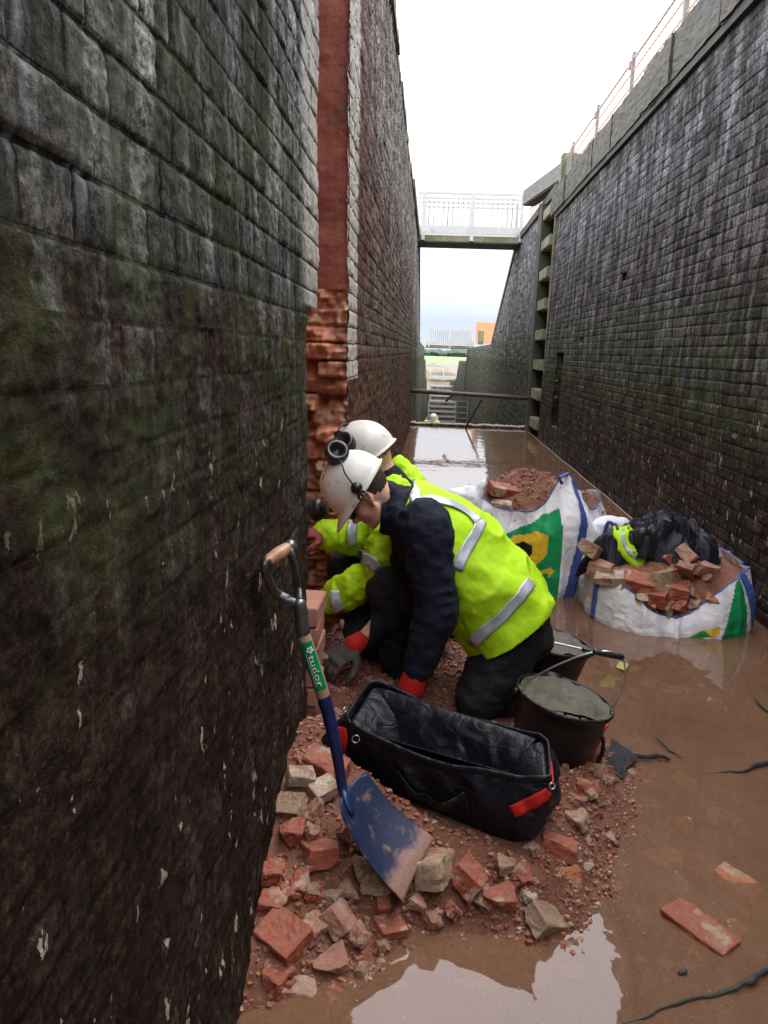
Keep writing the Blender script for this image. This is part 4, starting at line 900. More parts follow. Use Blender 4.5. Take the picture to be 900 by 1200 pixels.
def flapm(name, ca, cb, drop, inward, seed):
    nu, nv = 80, 26; V = []
    for i in range(nu):
        for j in range(nv):
            a, b = i / (nu - 1), j / (nv - 1); p = ca.lerp(cb, .04 + .92 * a); q_ = Vector((cenR.x - p.x, cenR.y - p.y, 0)); ax_ = (cb - ca).normalized(); q_ = q_ - ax_ * q_.dot(ax_) * .85; q_.normalize()
            V.append(p + q_ * (inward * b ** .8 + .01) + Vector((0, 0, -drop * b ** 1.3 - .012)))
    V = np.array(V); t = np.tile(np.linspace(0, 1, nv), nu); V[:, 2] += .05 * t * (ridge(V * np.array([1, 1, .4]), 8, 2, seed) - .5) + .02 * t * (ridge(V, 20, 1, seed + 3) - .5); V[:, 1] += .03 * t * (ridge(V, 9, 1, seed + 7) - .5)
    o = mesh_obj(name, V, grid_faces(nu, nv), M['bagin'], TB, True); solid(o, .003)
flapm('lining_fold', BL, BR, .13, .10, 5); flapm('lining_fold', FL, FR, .15, .045, 15); flapm('lining_fold', FL, BL, .10, .14, 25); flapm('lining_fold', BR, FR, .11, .12, 35)
rim = [Vector(Vo[i * NV]) + Vector((0, 0, .002)) for i in list(range(0, NU, 4)) + [0]]
MB().tube(rim, [(.0065, .011)] * 91, 10, ref=(0, 0, 1), cap=False).out('rim_binding', M['bagin'], TB, True)
def lay(name, pts, w, mat, off=.006, par=TB, th=.003, tree=BT, **kw):
    r = ribbon(tree, pts, w, off, **kw)
    if not r.v: return None
    o = r.out(name, mat, par, True); m = o.modifiers.new('thickness', 'SOLIDIFY'); m.thickness = th; m.offset = 0; return o
lay('webbing_strap', [(470, 905), (463, 935), (470, 962)], .035, M['bagin'])
lay('webbing_strap', [(541, 930), (548, 955), (545, 985)], .035, M['bagin'])
lay('front_pocket', [(466, 940), (500, 952), (545, 966)], .085, M['bagcloth'], .009)
a_, _ = hit(BT, 464, 903); b2, _ = hit(BT, 545, 930); mid = (a_ + b2) / 2 + Vector((-.01, -.025, -.035))
MB().tube([a_ + Vector((0, -.01, 0)), a_.lerp(mid, .5) + Vector((.01, -.03, -.02)), mid, b2.lerp(mid, .5) + Vector((-.01, -.03, -.02)), b2 + Vector((0, -.01, 0))], [(.004, .014)] * 5, 10, sub=6).out('carry_handle', M['bagin'], TB, True)
lay('red_end_pull', [(601, 950), (620, 941), (643, 925)], .034, M['red_cloth'], .007)
lay('red_end_pull', [(402, 852), (400, 866), (396, 882)], .05, M['red_cloth'], .006)
e0 = PZ(644, 876, .36); MB().tube([e0, PZ(646, 895, .352), PZ(648, 916, .34)], .003, 8).out('red_piping', M['red_cloth'], TB, True)
def ringobj(name, c, R, r, nrm_, par, mat):
    q = Vector(nrm_).to_track_quat('Z', 'Y').to_matrix(); pts = [Vector(c) + q @ Vector((R * math.cos(a), R * math.sin(a), 0)) for a in np.linspace(0, 2 * math.pi, 20)]
    return MB().tube(pts, r, 8, cap=False).out(name, mat, par, True)
ringobj('zip_ring', PZ(417, 866, .31), .011, .0018, (0, -1, .3), TB, M['steel']); ringobj('zip_ring', PZ(647, 921, .33), .008, .002, (.3, -1, .3), TB, M['steel']); ringobj('zip_ring', PZ(404, 832, .35), .008, .002, (1, -.5, 0), TB, M['steel'])
c0 = PZ(528, 885, .22); kn = thing('putty_knife', tuple(c0), 'small tool with a blue handle and pale blade lying inside the open holdall', 'hand tool')
MB().tube([PZ(538, 889, .225), PZ(545, 892, .225), PZ(550, 893, .225)], [.006, .008, .006], 10).out('handle', simple('blue_handle', (.02, .25, .6), .4), kn, True)
MB().bar(PZ(525, 876, .235), PZ(536, 888, .228), .010, .003).out('blade', simple('pale_blade', (.55, .53, .42), .4), kn)
# ================================================================== buckets
def bucket(base, tilt, az, label, fill, grip, hook_a, Rr=.162, h=.275):
    up = (Matrix.Rotation(rad(az), 3, 'Z') @ Matrix.Rotation(rad(tilt), 3, 'Y')) @ Vector((0, 0, 1)); R = up.to_track_quat('Z', 'Y').to_matrix(); base = Vector(base)
    b = thing('bucket', tuple(base), label, 'bucket', 'black builders buckets beside the kneeling man')
    rb = .118
    prof = [(0, .004), (rb - .006, .004), (rb, .01), (rb + (Rr - rb) * .75, h * .75), (rb + (Rr - rb) * .765, h * .775), (Rr - .003, h - .02), (Rr + .006, h - .018), (Rr + .009, h - .006), (Rr + .008, h), (Rr + .002, h + .002), (Rr - .003, h - .004), (rb + (Rr - rb) * .7, h * .7), (rb - .006, .01), (0, .01)]
    MB().lathe(prof, base, R, 56).out('body', M['bucket'], b, True)
    rr = Rr - .008; mb = MB(); n = 40; V = []; Fc = []
    for i in range(n):
        for j in range(64):
            r_ = rr * i / (n - 1); a = 2 * math.pi * j / 64; V.append((r_ * math.cos(a), r_ * math.sin(a), 0))
    V = np.array(V); rad_ = np.hypot(V[:, 0], V[:, 1]) / rr; zz = h - fill + .020 * fbm(V, 12, 4, int(base.x * 100)) + .018 * ridge(V, 18, 3, 3) + .012 * sm(rad_, .85, 1)
    V[:, 2] = zz; V = np.array([(R @ Vector(v)) + base for v in V]); Fc = [(i * 64 + j, i * 64 + (j + 1) % 64, (i + 1) * 64 + (j + 1) % 64, (i + 1) * 64 + j) for i in range(n - 1) for j in range(64)]
    mesh_obj('mortar', V, Fc, M['mortar'], b, True)
    for s in (0, 1):
        a = hook_a + math.pi * s; c = base + R @ Vector(((Rr + .008) * math.cos(a), (Rr + .008) * math.sin(a), h - .018)); mb = MB(); ell(mb, c, (.014, .014, .014), R, 10); mb.out('handle_lug', M['bucket'], b, True)
    A = base + R @ Vector(((Rr + .012) * math.cos(hook_a), (Rr + .012) * math.sin(hook_a), h - .015)); B = base + R @ Vector((-(Rr + .012) * math.cos(hook_a), -(Rr + .012) * math.sin(hook_a), h - .015))
    g = Vector(grip); ga = g + (A - B).normalized() * .045; gb = g - (A - B).normalized() * .045
    cen = (A + B) / 2; o1 = (g - cen).normalized() * .03
    hd = MB().tube([A, A.lerp(ga, .5) + (A - B).normalized() * .022 + o1 * .3, ga, gb, B.lerp(gb, .5) - (A - B).normalized() * .022 + o1 * .3, B], .0028, 8, sub=6).out('wire_handle', M['steel'], b, True)
    MB().tube([ga, gb], .0105, 14).out('grip', M['black_plastic'], hd, True)
    return b, R, base
b1, R1, B1 = bucket((.452, 2.62, .0), 11, -5, 'front black bucket full of grey mortar with its wire handle raised', .022, PY(713, 767, 2.56), rad(-80), h=.31)
# pour spout on the rim and mortar crust
c = B1 + R1 @ Vector((.168, .03, .307)); mb = MB(); ell(mb, c, (.022, .035, .012), R1, 14); mb.out('pouring_lip', M['bucket'], b1, True)
rs = np.random.RandomState(8); mb = MB()
for i in range(46):
    a = rad(rs.uniform(95, 265)); c = B1 + R1 @ Vector((.163 * math.cos(a), .163 * math.sin(a), .311)); ell(mb, c, (.009, .008, rs.uniform(.003, .008)), R1, 8)
V, Fc = remesh(mb, .003, 2); mesh_obj('mortar_crust', V, Fc, M['mortar'], b1, True)
b2_, R2, B2 = bucket((.500, 3.20, 0), 10, 0, 'rear black bucket half hidden behind the kneeling man, its handle lying across the rim', .03, tuple(Vector((.500, 3.20, 0)) + Vector((.225, -.03, .262))), rad(-95), h=.30)
rt = thing('plastic_tub', (.56, 2.83, 0), 'red plastic tub mostly hidden behind the front black bucket', 'tub')
MB().lathe([(0, 0), (.10, 0), (.125, .10), (.130, .175), (.137, .18), (.135, .188), (.125, .18), (.115, .10), (.095, .01), (0, .01)], (.53, 2.74, .01), Matrix.Rotation(rad(10), 3, 'Y'), 40).out('body', M['tarp_r'], rt, True)
MB().tube([(.64, 2.66, .15), (.66, 2.65, .14), (.665, 2.65, .09), (.65, 2.65, .05), (.63, 2.66, .05)], .008, 8, sub=4).out('side_strap', M['black_plastic'], rt, True)
# wet film, sticks, hose
gx = np.linspace(0, 1, 60); Xg, Yg = np.meshgrid(gx, gx, indexing='ij'); A_, B_, C_, D_ = PZ(692, 893), PZ(722, 872), PZ(748, 892), PZ(728, 915)
V = np.array([((A_.lerp(B_, a)).lerp(D_.lerp(C_, a), b))[:] for a, b in zip(Xg.ravel(), Yg.ravel())]); V[:, 2] = .006 + .03 * ridge(V, 11, 3, 3) - .012 + .012 * fbm(V, 30, 3, 4); V[:, :2] += .03 * np.stack([fbm(V, 9, 3, 6), fbm(V, 9, 3, 9)], 1)
fm = mesh_obj('plastic_film', V, grid_faces(60, 60), M['wetplastic'], None, True); tag(fm, 'crumpled wet black plastic film floating right of the front bucket', 'plastic film'); solid(fm, .002)
def stick(name, pts, r, label, cat, mat, sub=6):
    P = [PZ(*q) for q in pts]; mb = MB().tube(P, r, 8, sub=sub * 2); V = np.array(mb.v); V = V + .006 * np.stack([fbm(V, 35, 3, 3 + k) for k in range(3)], 1) + .012 * np.stack([fbm(V, 9, 2, 13 + k) for k in range(3)], 1) * np.array([1, 1, .3]); mb.v = V.tolist(); o = mb.out(name, mat, None, True); return tag(o, label, cat)
stick('wet_stick', [(735, 886, .006), (755, 888, .012), (770, 886, .014), (786, 889, .008)], [.006, .009, .008, .005], 'dark wet stick touching the crumpled plastic film', 'stick', M['wetplastic'])
stick('twig', [(768, 864, .012), (778, 872, .012), (788, 880, .006), (800, 890, -.003)], [.002, .0035, .004, .002], 'thin dark twig in the water right of the buckets', 'twig', M['timber_dark'])
stick('wet_stick', [(820, 906, -.004), (850, 905, .001), (870, 903, .006), (885, 897, .010), (905, 893, .010)], [.003, .004, .006, .010, .008], 'dark stick reaching in from the right edge of the photo above the sunken bricks', 'stick', M['timber_dark'])
stick('twig', [(885, 818, .015), (893, 828, .012), (903, 836, .006)], [.003, .006, .006], 'short twig at the right edge below the collapsed rubble sack', 'twig', M['timber_dark'])
hose_p = [(720, 1206, -.004), (760, 1190, .001), (800, 1174, .004), (840, 1160, .006), (865, 1150, .010), (880, 1146, .012), (905, 1132, .008)]
stick('wet_branch', hose_p, [.002, .003, .0045, .005, .006, .009, .006], 'long dark branch lying in the water across the bottom right corner', 'branch', M['timber_dark'])
tag(MB().tube([PZ(797, 1140, .004), PZ(803, 1138, .006)], .006, 8).out('bark_scrap', M['timber_dark'], None, True), 'tiny dark bark scrap floating above the long branch', 'bark')
lf = MB().add([PZ(722, 782, .004), PZ(733, 786, .012), PZ(737, 778, .006), PZ(726, 775, .004)], [(0, 1, 2, 3)]).out('leaf', simple('yellow_leaf', (.35, .33, .08), .5), None); tag(lf, 'yellow-green leaf floating just beyond the front bucket handle', 'leaf'); solid(lf, .0015)
# timber batten, level and new bricks in the chase
q = thing('timber_batten', (-.44, 2.66, .2), 'raw timber batten standing upright in the chase beside the squatting worker', 'batten')
MB().bar((-.432, 2.585, .15), (-.425, 2.60, .93), .022, .04, .002).out('batten', M['timber_new'], q)
MB().bar((-.412, 2.60, .70), (-.407, 2.602, .81), .022, .006).out('level_vial', simple('yellow_vial', (.7, .75, .15), .3), q)
for i in range(6):
    z = .165 + i * .072; wx = .004 * (i % 2)
    o = MB().box((-.395 + wx, 2.66, z + .034), (.10, .215, .066), rotm(0, 0, random.uniform(-2, 2)), .004).out('new_brick', M['newbrick'], None)
    tag(o, ['lowest pink brick of the new pier built in the chase', 'second brick from the bottom of the new pink pier', 'third brick from the bottom of the new pink pier', 'fourth brick up in the new pink pier', 'fifth brick up in the new pink pier', 'top brick of the new pink pier in the chase'][i], 'brick', 'new pink bricks stacked in the chase')
# ================================================================== bulk bags
def bulk_bag(cx, cy, half, rz, hf, sf, seed, label, decals, n_=4.0, zb=-.17):
    NU, NV = 420, 84; th = np.linspace(0, 2 * np.pi, NU, endpoint=False); vv = np.linspace(0, 1, NV); T, Vv = np.meshgrid(th, vv, indexing='ij'); T, Vv = T.ravel(), Vv.ravel()
    r = half / (np.abs(np.cos(T)) ** n_ + np.abs(np.sin(T)) ** n_) ** (1 / n_); hgt = hf(T); s = sf(T, Vv)
    x, y = r * s * np.cos(T), r * s * np.sin(T); z = zb + (hgt - zb) * Vv
    c, sn = math.cos(rz), math.sin(rz); X = cx + x * c - y * sn; Y = cy + x * sn + y * c
    P = np.stack([X, Y, z], 1); o_ = np.stack([X - cx, Y - cy, 0 * X], 1); o_ /= np.linalg.norm(o_, axis=1)[:, None]
    Q = np.stack([T * half, Vv * .25, T * 0], 1); arc = np.stack([np.cos(T) * half * 1.2, np.sin(T) * half * 1.2, z * .5], 1)
    d = .024 * (ridge(arc, 6, 1, seed) - .5) + .030 * (ridge(arc * np.array([1, 1, .25]), 12, 1, seed + 15) ** 2 - .4) + .010 * fbm(P, 9, 4, seed + 3) + .006 * (ridge(arc * np.array([1, 1, 3]), 16, 2, seed + 5) - .5)
    P = P + o_ * d[:, None]; P[:, 2] += .012 * fbm(arc, 10, 3, seed + 9) * Vv
    mi = np.zeros(NU * (NV - 1), int); tc_ = np.repeat(th + np.pi / NU, NV - 1); vc = np.tile((vv[:-1] + vv[1:]) / 2, NU)
    Wn = (tc_ + rz + np.pi) % (2 * np.pi) - np.pi
    for (poly, m) in decals:
        ins = np.zeros(len(tc_), bool)
        for (x0, y0), (x1, y1) in zip(poly, poly[1:] + poly[:1]): ins ^= ((y0 > vc) != (y1 > vc)) & (tc_ < (x1 - x0) * (vc - y0) / ((y1 - y0) or 1e-9) + x0)
        mi[ins] = m
    root = thing('bulk_bag', (cx, cy, 0), label, 'bulk bag'); Fq = ringf(NU, NV)
    o = mesh_obj('sack', P, Fq, [M['white_bag'], M['green'], M['yellow'], M['black_plastic']], root, True, mi=mi); solid(o, .004)
    # rim hem
    top = P.reshape(NU, NV, 3)[:, -1]; MB().tube([tuple(p) for p in top[::3]] + [tuple(top[0])], .004, 6, cap=False).out('rim_hem', M['web'], root, True)
    # contents
    k = 34; V = []; ctr = np.array([cx, cy, 0])
    rimi = P.reshape(NU, NV, 3)[::4, int(NV * .93)]
    return root, P, Fq, rimi, NU, NV
def seam(root, P, NU, NV, ang, w=.045, v0=.03, v1=1.0, lean=0.0):
    G = P.reshape(NU, NV, 3); i0 = ang / (2 * np.pi) * NU; k = max(2, int(w / (2 * np.pi * .45) * NU)); V = []; jj = range(int(NV * v0), int((NV - 1) * v1) + 1)
    cx, cy = P[:, 0].mean(), P[:, 1].mean()
    for j in jj:
        for a in range(k + 1):
            i = int(round(i0 + lean * (j / NV - .5) * NU / 10 - k / 2 + a)) % NU; p = G[i, j]; o_ = np.array([p[0] - cx, p[1] - cy, 0]); o_ /= np.linalg.norm(o_); V.append(p + o_ * .006)
    n = len(list(jj)); o = mesh_obj('blue_seam', V, grid_faces(n, k + 1), M['web'], root, True); solid(o, .004)
def mound(root, rimi, cx, cy, top, seed, mat, name='rubble_fill', nr=46):
    n = len(rimi); V = []; ctr = np.array([cx, cy])
    for i in range(n):
        for j in range(nr):
            t = j / (nr - 1); xy = ctr + (rimi[i, :2] - ctr) * t * .99; zr = rimi[i, 2] - .02; V.append((xy[0], xy[1], zr * t ** 2 + top(xy[0], xy[1]) * (1 - t ** 2)))
    V = np.array(V); V[:, 2] += .03 * fbm(V, 9, 4, seed) + .014 * fbm(V, 30, 3, seed + 1)
    Fq = ringf(n, nr); o = mesh_obj(name, V, Fq, mat, root, True); return V, Fq
def adeg(*a): return [(rad(x) % (2 * math.pi), y) for x, y in a]
# tall bag: local corners at 45, 135, 225, 315 deg; rz=-20
def gauss(T, a, w): d = (T - a + np.pi) % (2 * np.pi) - np.pi; return np.exp(-(d / w) ** 2)
R1z = rad(-20)
h1 = lambda T: .50 + .25 * gauss(T, rad(312), .30) + .12 * gauss(T, rad(225), .3) + .06 * gauss(T, rad(45), .3) + .08 * gauss(T, rad(135), .4)
s1_ = lambda T, V: (.97 + .07 * np.sin(np.pi * np.clip(V, 0, 1)) - .20 * sm(V, .72, 1.0) * (.35 + gauss(T, rad(312), .35)))
# decals in (theta, v): the front face runs from 225 to 315 deg
g_ = adeg((250, .10), (250, .70), (272, .86), (290, .93), (302, .84), (303, .10))
yC = adeg((262, .68), (268, .78), (286, .82), (294, .74), (294, .58), (286, .50), (262, .48), (262, .54), (280, .56), (284, .62), (284, .70), (277, .74), (264, .66))
bk = adeg((258, .56), (258, .72), (278, .74), (284, .68), (283, .58), (270, .56))
y2 = adeg((287, .38), (288, .45), (297, .46), (299, .41), (296, .37), (295, .42), (290, .42), (290, .34), (287, .34))
bk2 = adeg((294, .12), (294, .21), (299, .22), (299, .12))
G1, P1, F1, rim1, NU_, NV_ = bulk_bag(.72, 5.29, .44, R1z, h1, s1_, 5, 'tall upright white bulk sack with green panel, heaped with red rubble dust', [(g_, 1), (bk, 3), (yC, 2), (y2, 2), (bk2, 3)])
seam(G1, P1, NU_, NV_, rad(314), .05, .03, 1, .35); seam(G1, P1, NU_, NV_, rad(226), .05)
MV, MF = mound(G1, rim1, .72, 5.29, lambda x, y: .66 + .05 * math.cos((x - .6) * 6), 3, M['mud'])
sel = np.random.RandomState(4).choice(len(MV), 2600); pt = MV[sel] + np.random.RandomState(5).uniform(-.01, .01, (2600, 3)); sz = .006 + .02 * np.random.RandomState(6).power(.4, 2600)
gr_ = grit('loose_grit', pt, sz, 8, 'loose red grit on the rubble', G1)
MT = bvh(MV, MF)
for (px, py, L, rt, ti, lab) in ((590, 578, .20, (20, 10, 20), 'red', 'dark flat brick lying on the rubble dust in the tall sack'), (590, 596, .16, (15, 0, -20), 'cream', 'pale brick at the near edge of the tall sack beside the yellow vest')):
    p, n = hit(MT, px, py)
    if p is not None: chunk('brick', p + Vector((0, 0, .02)), L, rt, ti, lab, name='loose_brick')
# corner lifting loops
MB().tube([P1.reshape(NU_, NV_, 3)[int(314 / 360 * NU_), -1], PY(655, 560, 4.74), PY(658, 566, 4.76)], .010, 8).out('lifting_loop', M['web'], G1, True)
mb = MB(); q = PY(548, 592, 4.9); ell(mb, q, (.09, .05, .13), None, 16); ell(mb, PY(560, 580, 4.9), (.03, .03, .11), rotm(0, 20, 0), 14); ell(mb, PY(540, 585, 4.9), (.1, .05, .07), None, 14)
V, Fc = remesh(mb, .012, 3, lambda V, n: .03 * (ridge(V, 9, 3, 4) - .5)); mesh_obj('crumpled_flap', V, Fc, M['white_bag'], G1, True)
# collapsed bag
h2 = lambda T: .30 - .20 * gauss(T, rad(262), .55) + .05 * gauss(T, rad(318), .4) + .05 * gauss(T, rad(20), .6)
s2_ = lambda T, V: (.80 + .26 * np.sin(np.pi * np.clip(.20 + V * .62, 0, 1)) + .05 * V * gauss(T, rad(262), .5))
g2 = adeg((268, -.1), (281, .62), (297, .78), (306, .62), (314, .28), (318, -.1))
y2b = adeg((268, .0), (270, .44), (288, .42), (290, .0))
G2, P2, F2, rim2, _, _ = bulk_bag(1.41, 4.60, .42, rad(0), h2, s2_, 15, 'low collapsed white bulk sack spilling broken bricks against the right wall', [(adeg((283, -.1), (305, .97), (310, .97), (322, -.1)), 1), (adeg((274, .50), (276, .62), (292, .60), (292, .50)), 2), (adeg((262, .50), (264, .58), (284, .60), (287, .50)), 1)], n_=2.7)
seam(G2, P2, NU_, NV_, rad(322), .05, .4, 1, -.5); seam(G2, P2, NU_, NV_, rad(206), .05, .4, 1)
M2, F2_ = mound(G2, rim2, 1.42, 4.60, lambda x, y: .35, 13, M['mud']); MT2 = bvh(M2, F2_)
lst = [(780, 686, .20, (75, 10, 35), 'tan', 'whole buff brick standing on end at the front of the collapsed sack', 0), (804, 676, .17, (10, 30, 60), 'pink', 'brown brick leaning behind the standing buff brick', 1), (806, 656, .20, (40, 20, 50), 'pink', 'tilted pinkish brick nearest the coat hem in the collapsed sack', 0), (829, 657, .14, (20, 10, 20), 'cream', 'cream capped half brick at the right of the collapsed sack', 1), (825, 674, .12, (10, 10, 40), 'pink', 'pink half brick below the cream capped one', 2),
 (826, 646, .10, (20, 0, 0), 'red', 'small red brick at the back right of the collapsed sack', 0), (718, 684, .17, (20, -10, -20), 'cream', 'mortared brick lying at the left front of the collapsed sack', 1), (747, 690, .15, (15, 10, -15), 'red', 'bright red brick in the middle front of the collapsed sack', 0), (728, 703, .13, (40, 20, 20), 'red', 'red broken brick below the bright red one', 2), (704, 672, .13, (10, 0, 60), 'pink', 'brown half brick at the left rim of the collapsed sack', 3), (690, 650, .13, (20, 20, 60), 'tan', 'buff brick poking out at the far left of the collapsed sack', 0),
 (741, 717, .12, (10, 0, 20), 'red', 'red piece lowest at the front rim of the collapsed sack', 1), (765, 705, .14, (10, 0, -30), 'red', 'dark red brick just left of the standing buff brick', 2), (757, 697, .09, (30, 0, 80), 'orange', 'small orange piece touching the bright red brick', 1), (702, 658, .12, (0, 30, 10), 'red', 'red half brick beneath the coat at the left', 2), (715, 700, .08, (0, 30, 10), 'pink', 'small pink lump by the left seam of the collapsed sack', 3), (790, 700, .12, (0, 10, -10), 'red', 'flat red brick at the foot of the standing buff brick', 0), (750, 708, .07, (0, 30, 90), 'cream', 'tiny cream lump at the front rim of the collapsed sack', 0)]
for (px, py, L, rt, ti, lab, ix) in lst:
    p, n = hit(MT2, px, py)
    if p is None: p = PY(px, py, 4.5)
    kd = 'brick' if L > .16 else 'half'; chunk(kd, p + Vector((0, 0, .03)), L * 1.12, rt, ti, lab, 'broken bricks heaped in the collapsed sack', name='loose_brick', idx=ix % len(PR[kd]))
for i in range(34):
    px, py = random.uniform(698, 845), random.uniform(648, 722); p, n = hit(MT2, px, py)
    if p is not None: chunk('lump', p + Vector((0, 0, .01)), random.uniform(.05, .10), (random.uniform(-40, 40), random.uniform(-40, 40), random.uniform(0, 180)), random.choice(['red', 'pink', 'red', 'orange', 'tan']), 'small broken brick lump among the bricks in the collapsed sack', 'small lumps in the collapsed sack', name='brick_fragment', cat='brick fragment')
mb = MB(); ell(mb, PY(712, 622, 4.95), (.10, .06, .09), None, 14); ell(mb, PY(728, 618, 4.95), (.06, .05, .06), None, 14); V, Fc = remesh(mb, .01, 3, lambda V, n: .025 * (ridge(V, 10, 3, 4) - .5)); mesh_obj('crumpled_flap', V, Fc, M['white_bag'], G2, True)
MB().tube([PY(708, 626, 4.88), PY(713, 612, 4.86), PY(722, 618, 4.86)], .012, 8, sub=4).out('lifting_loop', M['web'], G2, True)
# coat
CO = thing('coat', tuple(PY(770, 655, 4.6)), 'dark waterproof coat with a yellow hi-vis band thrown over the collapsed sack', 'coat')
W = lambda x, y, Y: PY(x, y, Y)
def drape(name, c, rx, ry, rot, h, seed, base, fold=.05, droop=.10):
    n, m = 70, 220; V = []; rs = np.random.RandomState(seed); ph = rs.uniform(0, 6.28, 5)
    T, A = np.meshgrid(np.linspace(0, 1, n), np.linspace(0, 2 * np.pi, m, endpoint=False), indexing='ij')
    out = 1 + .13 * np.sin(2 * A + ph[0]) + .10 * np.sin(3 * A + ph[1]) + .07 * np.sin(5 * A + ph[2]) + .04 * np.sin(9 * A + ph[3])
    x, y = rx * T * out * np.cos(A), ry * T * out * np.sin(A); cr, sr = math.cos(rot), math.sin(rot); X = c.x + x * cr - y * sr; Y = c.y + x * sr + y * cr
    P = np.stack([X.ravel(), Y.ravel(), X.ravel() * 0], 1); t = T.ravel()
    rf = ridge(P, 5, 1, seed) ** 2 + .6 * ridge(P * np.array([1, .6, 1]), 13, 1, seed + 3) ** 2 + .25 * ridge(P, 30, 1, seed + 5)
    Z = base + h * (1 - t ** 2.2) + fold * (rf - .7) * (1 - .3 * t) - droop * t ** 5 + .02 * fbm(P, 4, 2, seed)
    V = np.stack([X.ravel() + .03 * fbm(P + 3, 8, 2, seed), Y.ravel() + .03 * fbm(P + 9, 8, 2, seed), Z], 1)
    Fq = [(i * m + j, i * m + (j + 1) % m, (i + 1) * m + (j + 1) % m, (i + 1) * m + j) for i in range(n - 1) for j in range(m)]; Fq = [f_[::-1] for f_ in Fq]
    o = mesh_obj(name, V, Fq, M['coat'], CO, True); solid(o, .006); return V, Fq
V1, Fq1 = drape('cloth', W(766, 650, 4.62), .36, .22, .12, .13, 5, .38, .085, .20)
V2, Fq2 = drape('hood', W(778, 622, 4.62), .19, .13, .5, .11, 9, .45, .09, .12)
V3, Fq3 = drape('sleeve', W(815, 632, 4.62), .17, .10, -.1, .08, 19, .42, .08, .12)
CT = bvh(np.concatenate([V1, V2]), list(Fq1) + [tuple(i + len(V1) for i in f_) for f_ in Fq2])
lay('hivis_band', [(734, 618), (728, 628), (731, 640), (741, 652), (754, 662)], .085, M['hivis'], .010, CO, .004, CT); lay('silver_band', [(730, 622), (729, 632), (735, 644), (749, 657)], .026, M['tape'], .015, CO, .003, CT)
p, n = hit(CT, 753, 629)
if p is not None: mb = MB(); ell(mb, p, (.045, .02, .055), rotm(0, 20, 0), 16); mb.out('hood_shade_blob', M['black_plastic'], CO, True)  # solid black blob stands in for the shade inside the hood
# ================================================================== people
def hand(wrist, d, nrm_, curl, mat, name, parent, size=1.0, thumb_side=1, spread=.12):
    """gloved or bare hand: d = direction wrist -> fingers, nrm_ = palm normal"""
    d = Vector(d).normalized(); n = Vector(nrm_); n = (n - d * n.dot(d)).normalized(); s = d.cross(n) * thumb_side; w = Vector(wrist); k = size; mb = MB()
    mb.tube([w - d * .02 * k, w + d * .03 * k, w + d * .065 * k, w + d * .09 * k], [(.026 * k, .020 * k), (.036 * k, .017 * k), (.041 * k, .0155 * k), (.038 * k, .013 * k)], 16, ref=n)
    for f, (o_, L, r) in enumerate(((.030, .070, .0098), (.0105, .079, .0102), (-.0095, .073, .0098), (-.029, .058, .0088))):
        p = w + d * .085 * k + s * o_ * k; ang = 0; dirv = (d + s * (o_ * spread * 10)).normalized(); pts = [p - d * .02 * k, p]
        for sg, fr in enumerate((.45, .31, .24)):
            ang += curl[sg] * (1 + .08 * f); v = dirv * math.cos(ang) + n * math.sin(ang); p = p + v * (L * fr * k); pts.append(p)
        mb.tube(pts, [r * k * q for q in (1.05, 1.05, 1.0, .95, .85)], 10)
    tb = w + d * .028 * k + s * .026 * k; t1 = tb + (s * .8 + d * .55 + n * .35).normalized() * .038 * k; t2 = t1 + (s * .25 + d * .8 + n * .55).normalized() * .03 * k; t3 = t2 + (d * .8 + n * .6 - s * .1).normalized() * .024 * k
    mb.tube([tb - s * .01, tb, t1, t2, t3], [.016 * k, .0155 * k, .0125 * k, .0115 * k, .0095 * k], 12)
    V, Fc = remesh(mb, .0036, 3, (lambda V, n: .0016 * fbm(V, 60, 3, 3)) if mat is not M['skin'] else None)
    return mesh_obj(name, V, Fc, mat, parent, True)
def frame(f, u):
    f = Vector(f).normalized(); u = Vector(u); u = (u - f * u.dot(f)).normalized(); return f, u, f.cross(u)
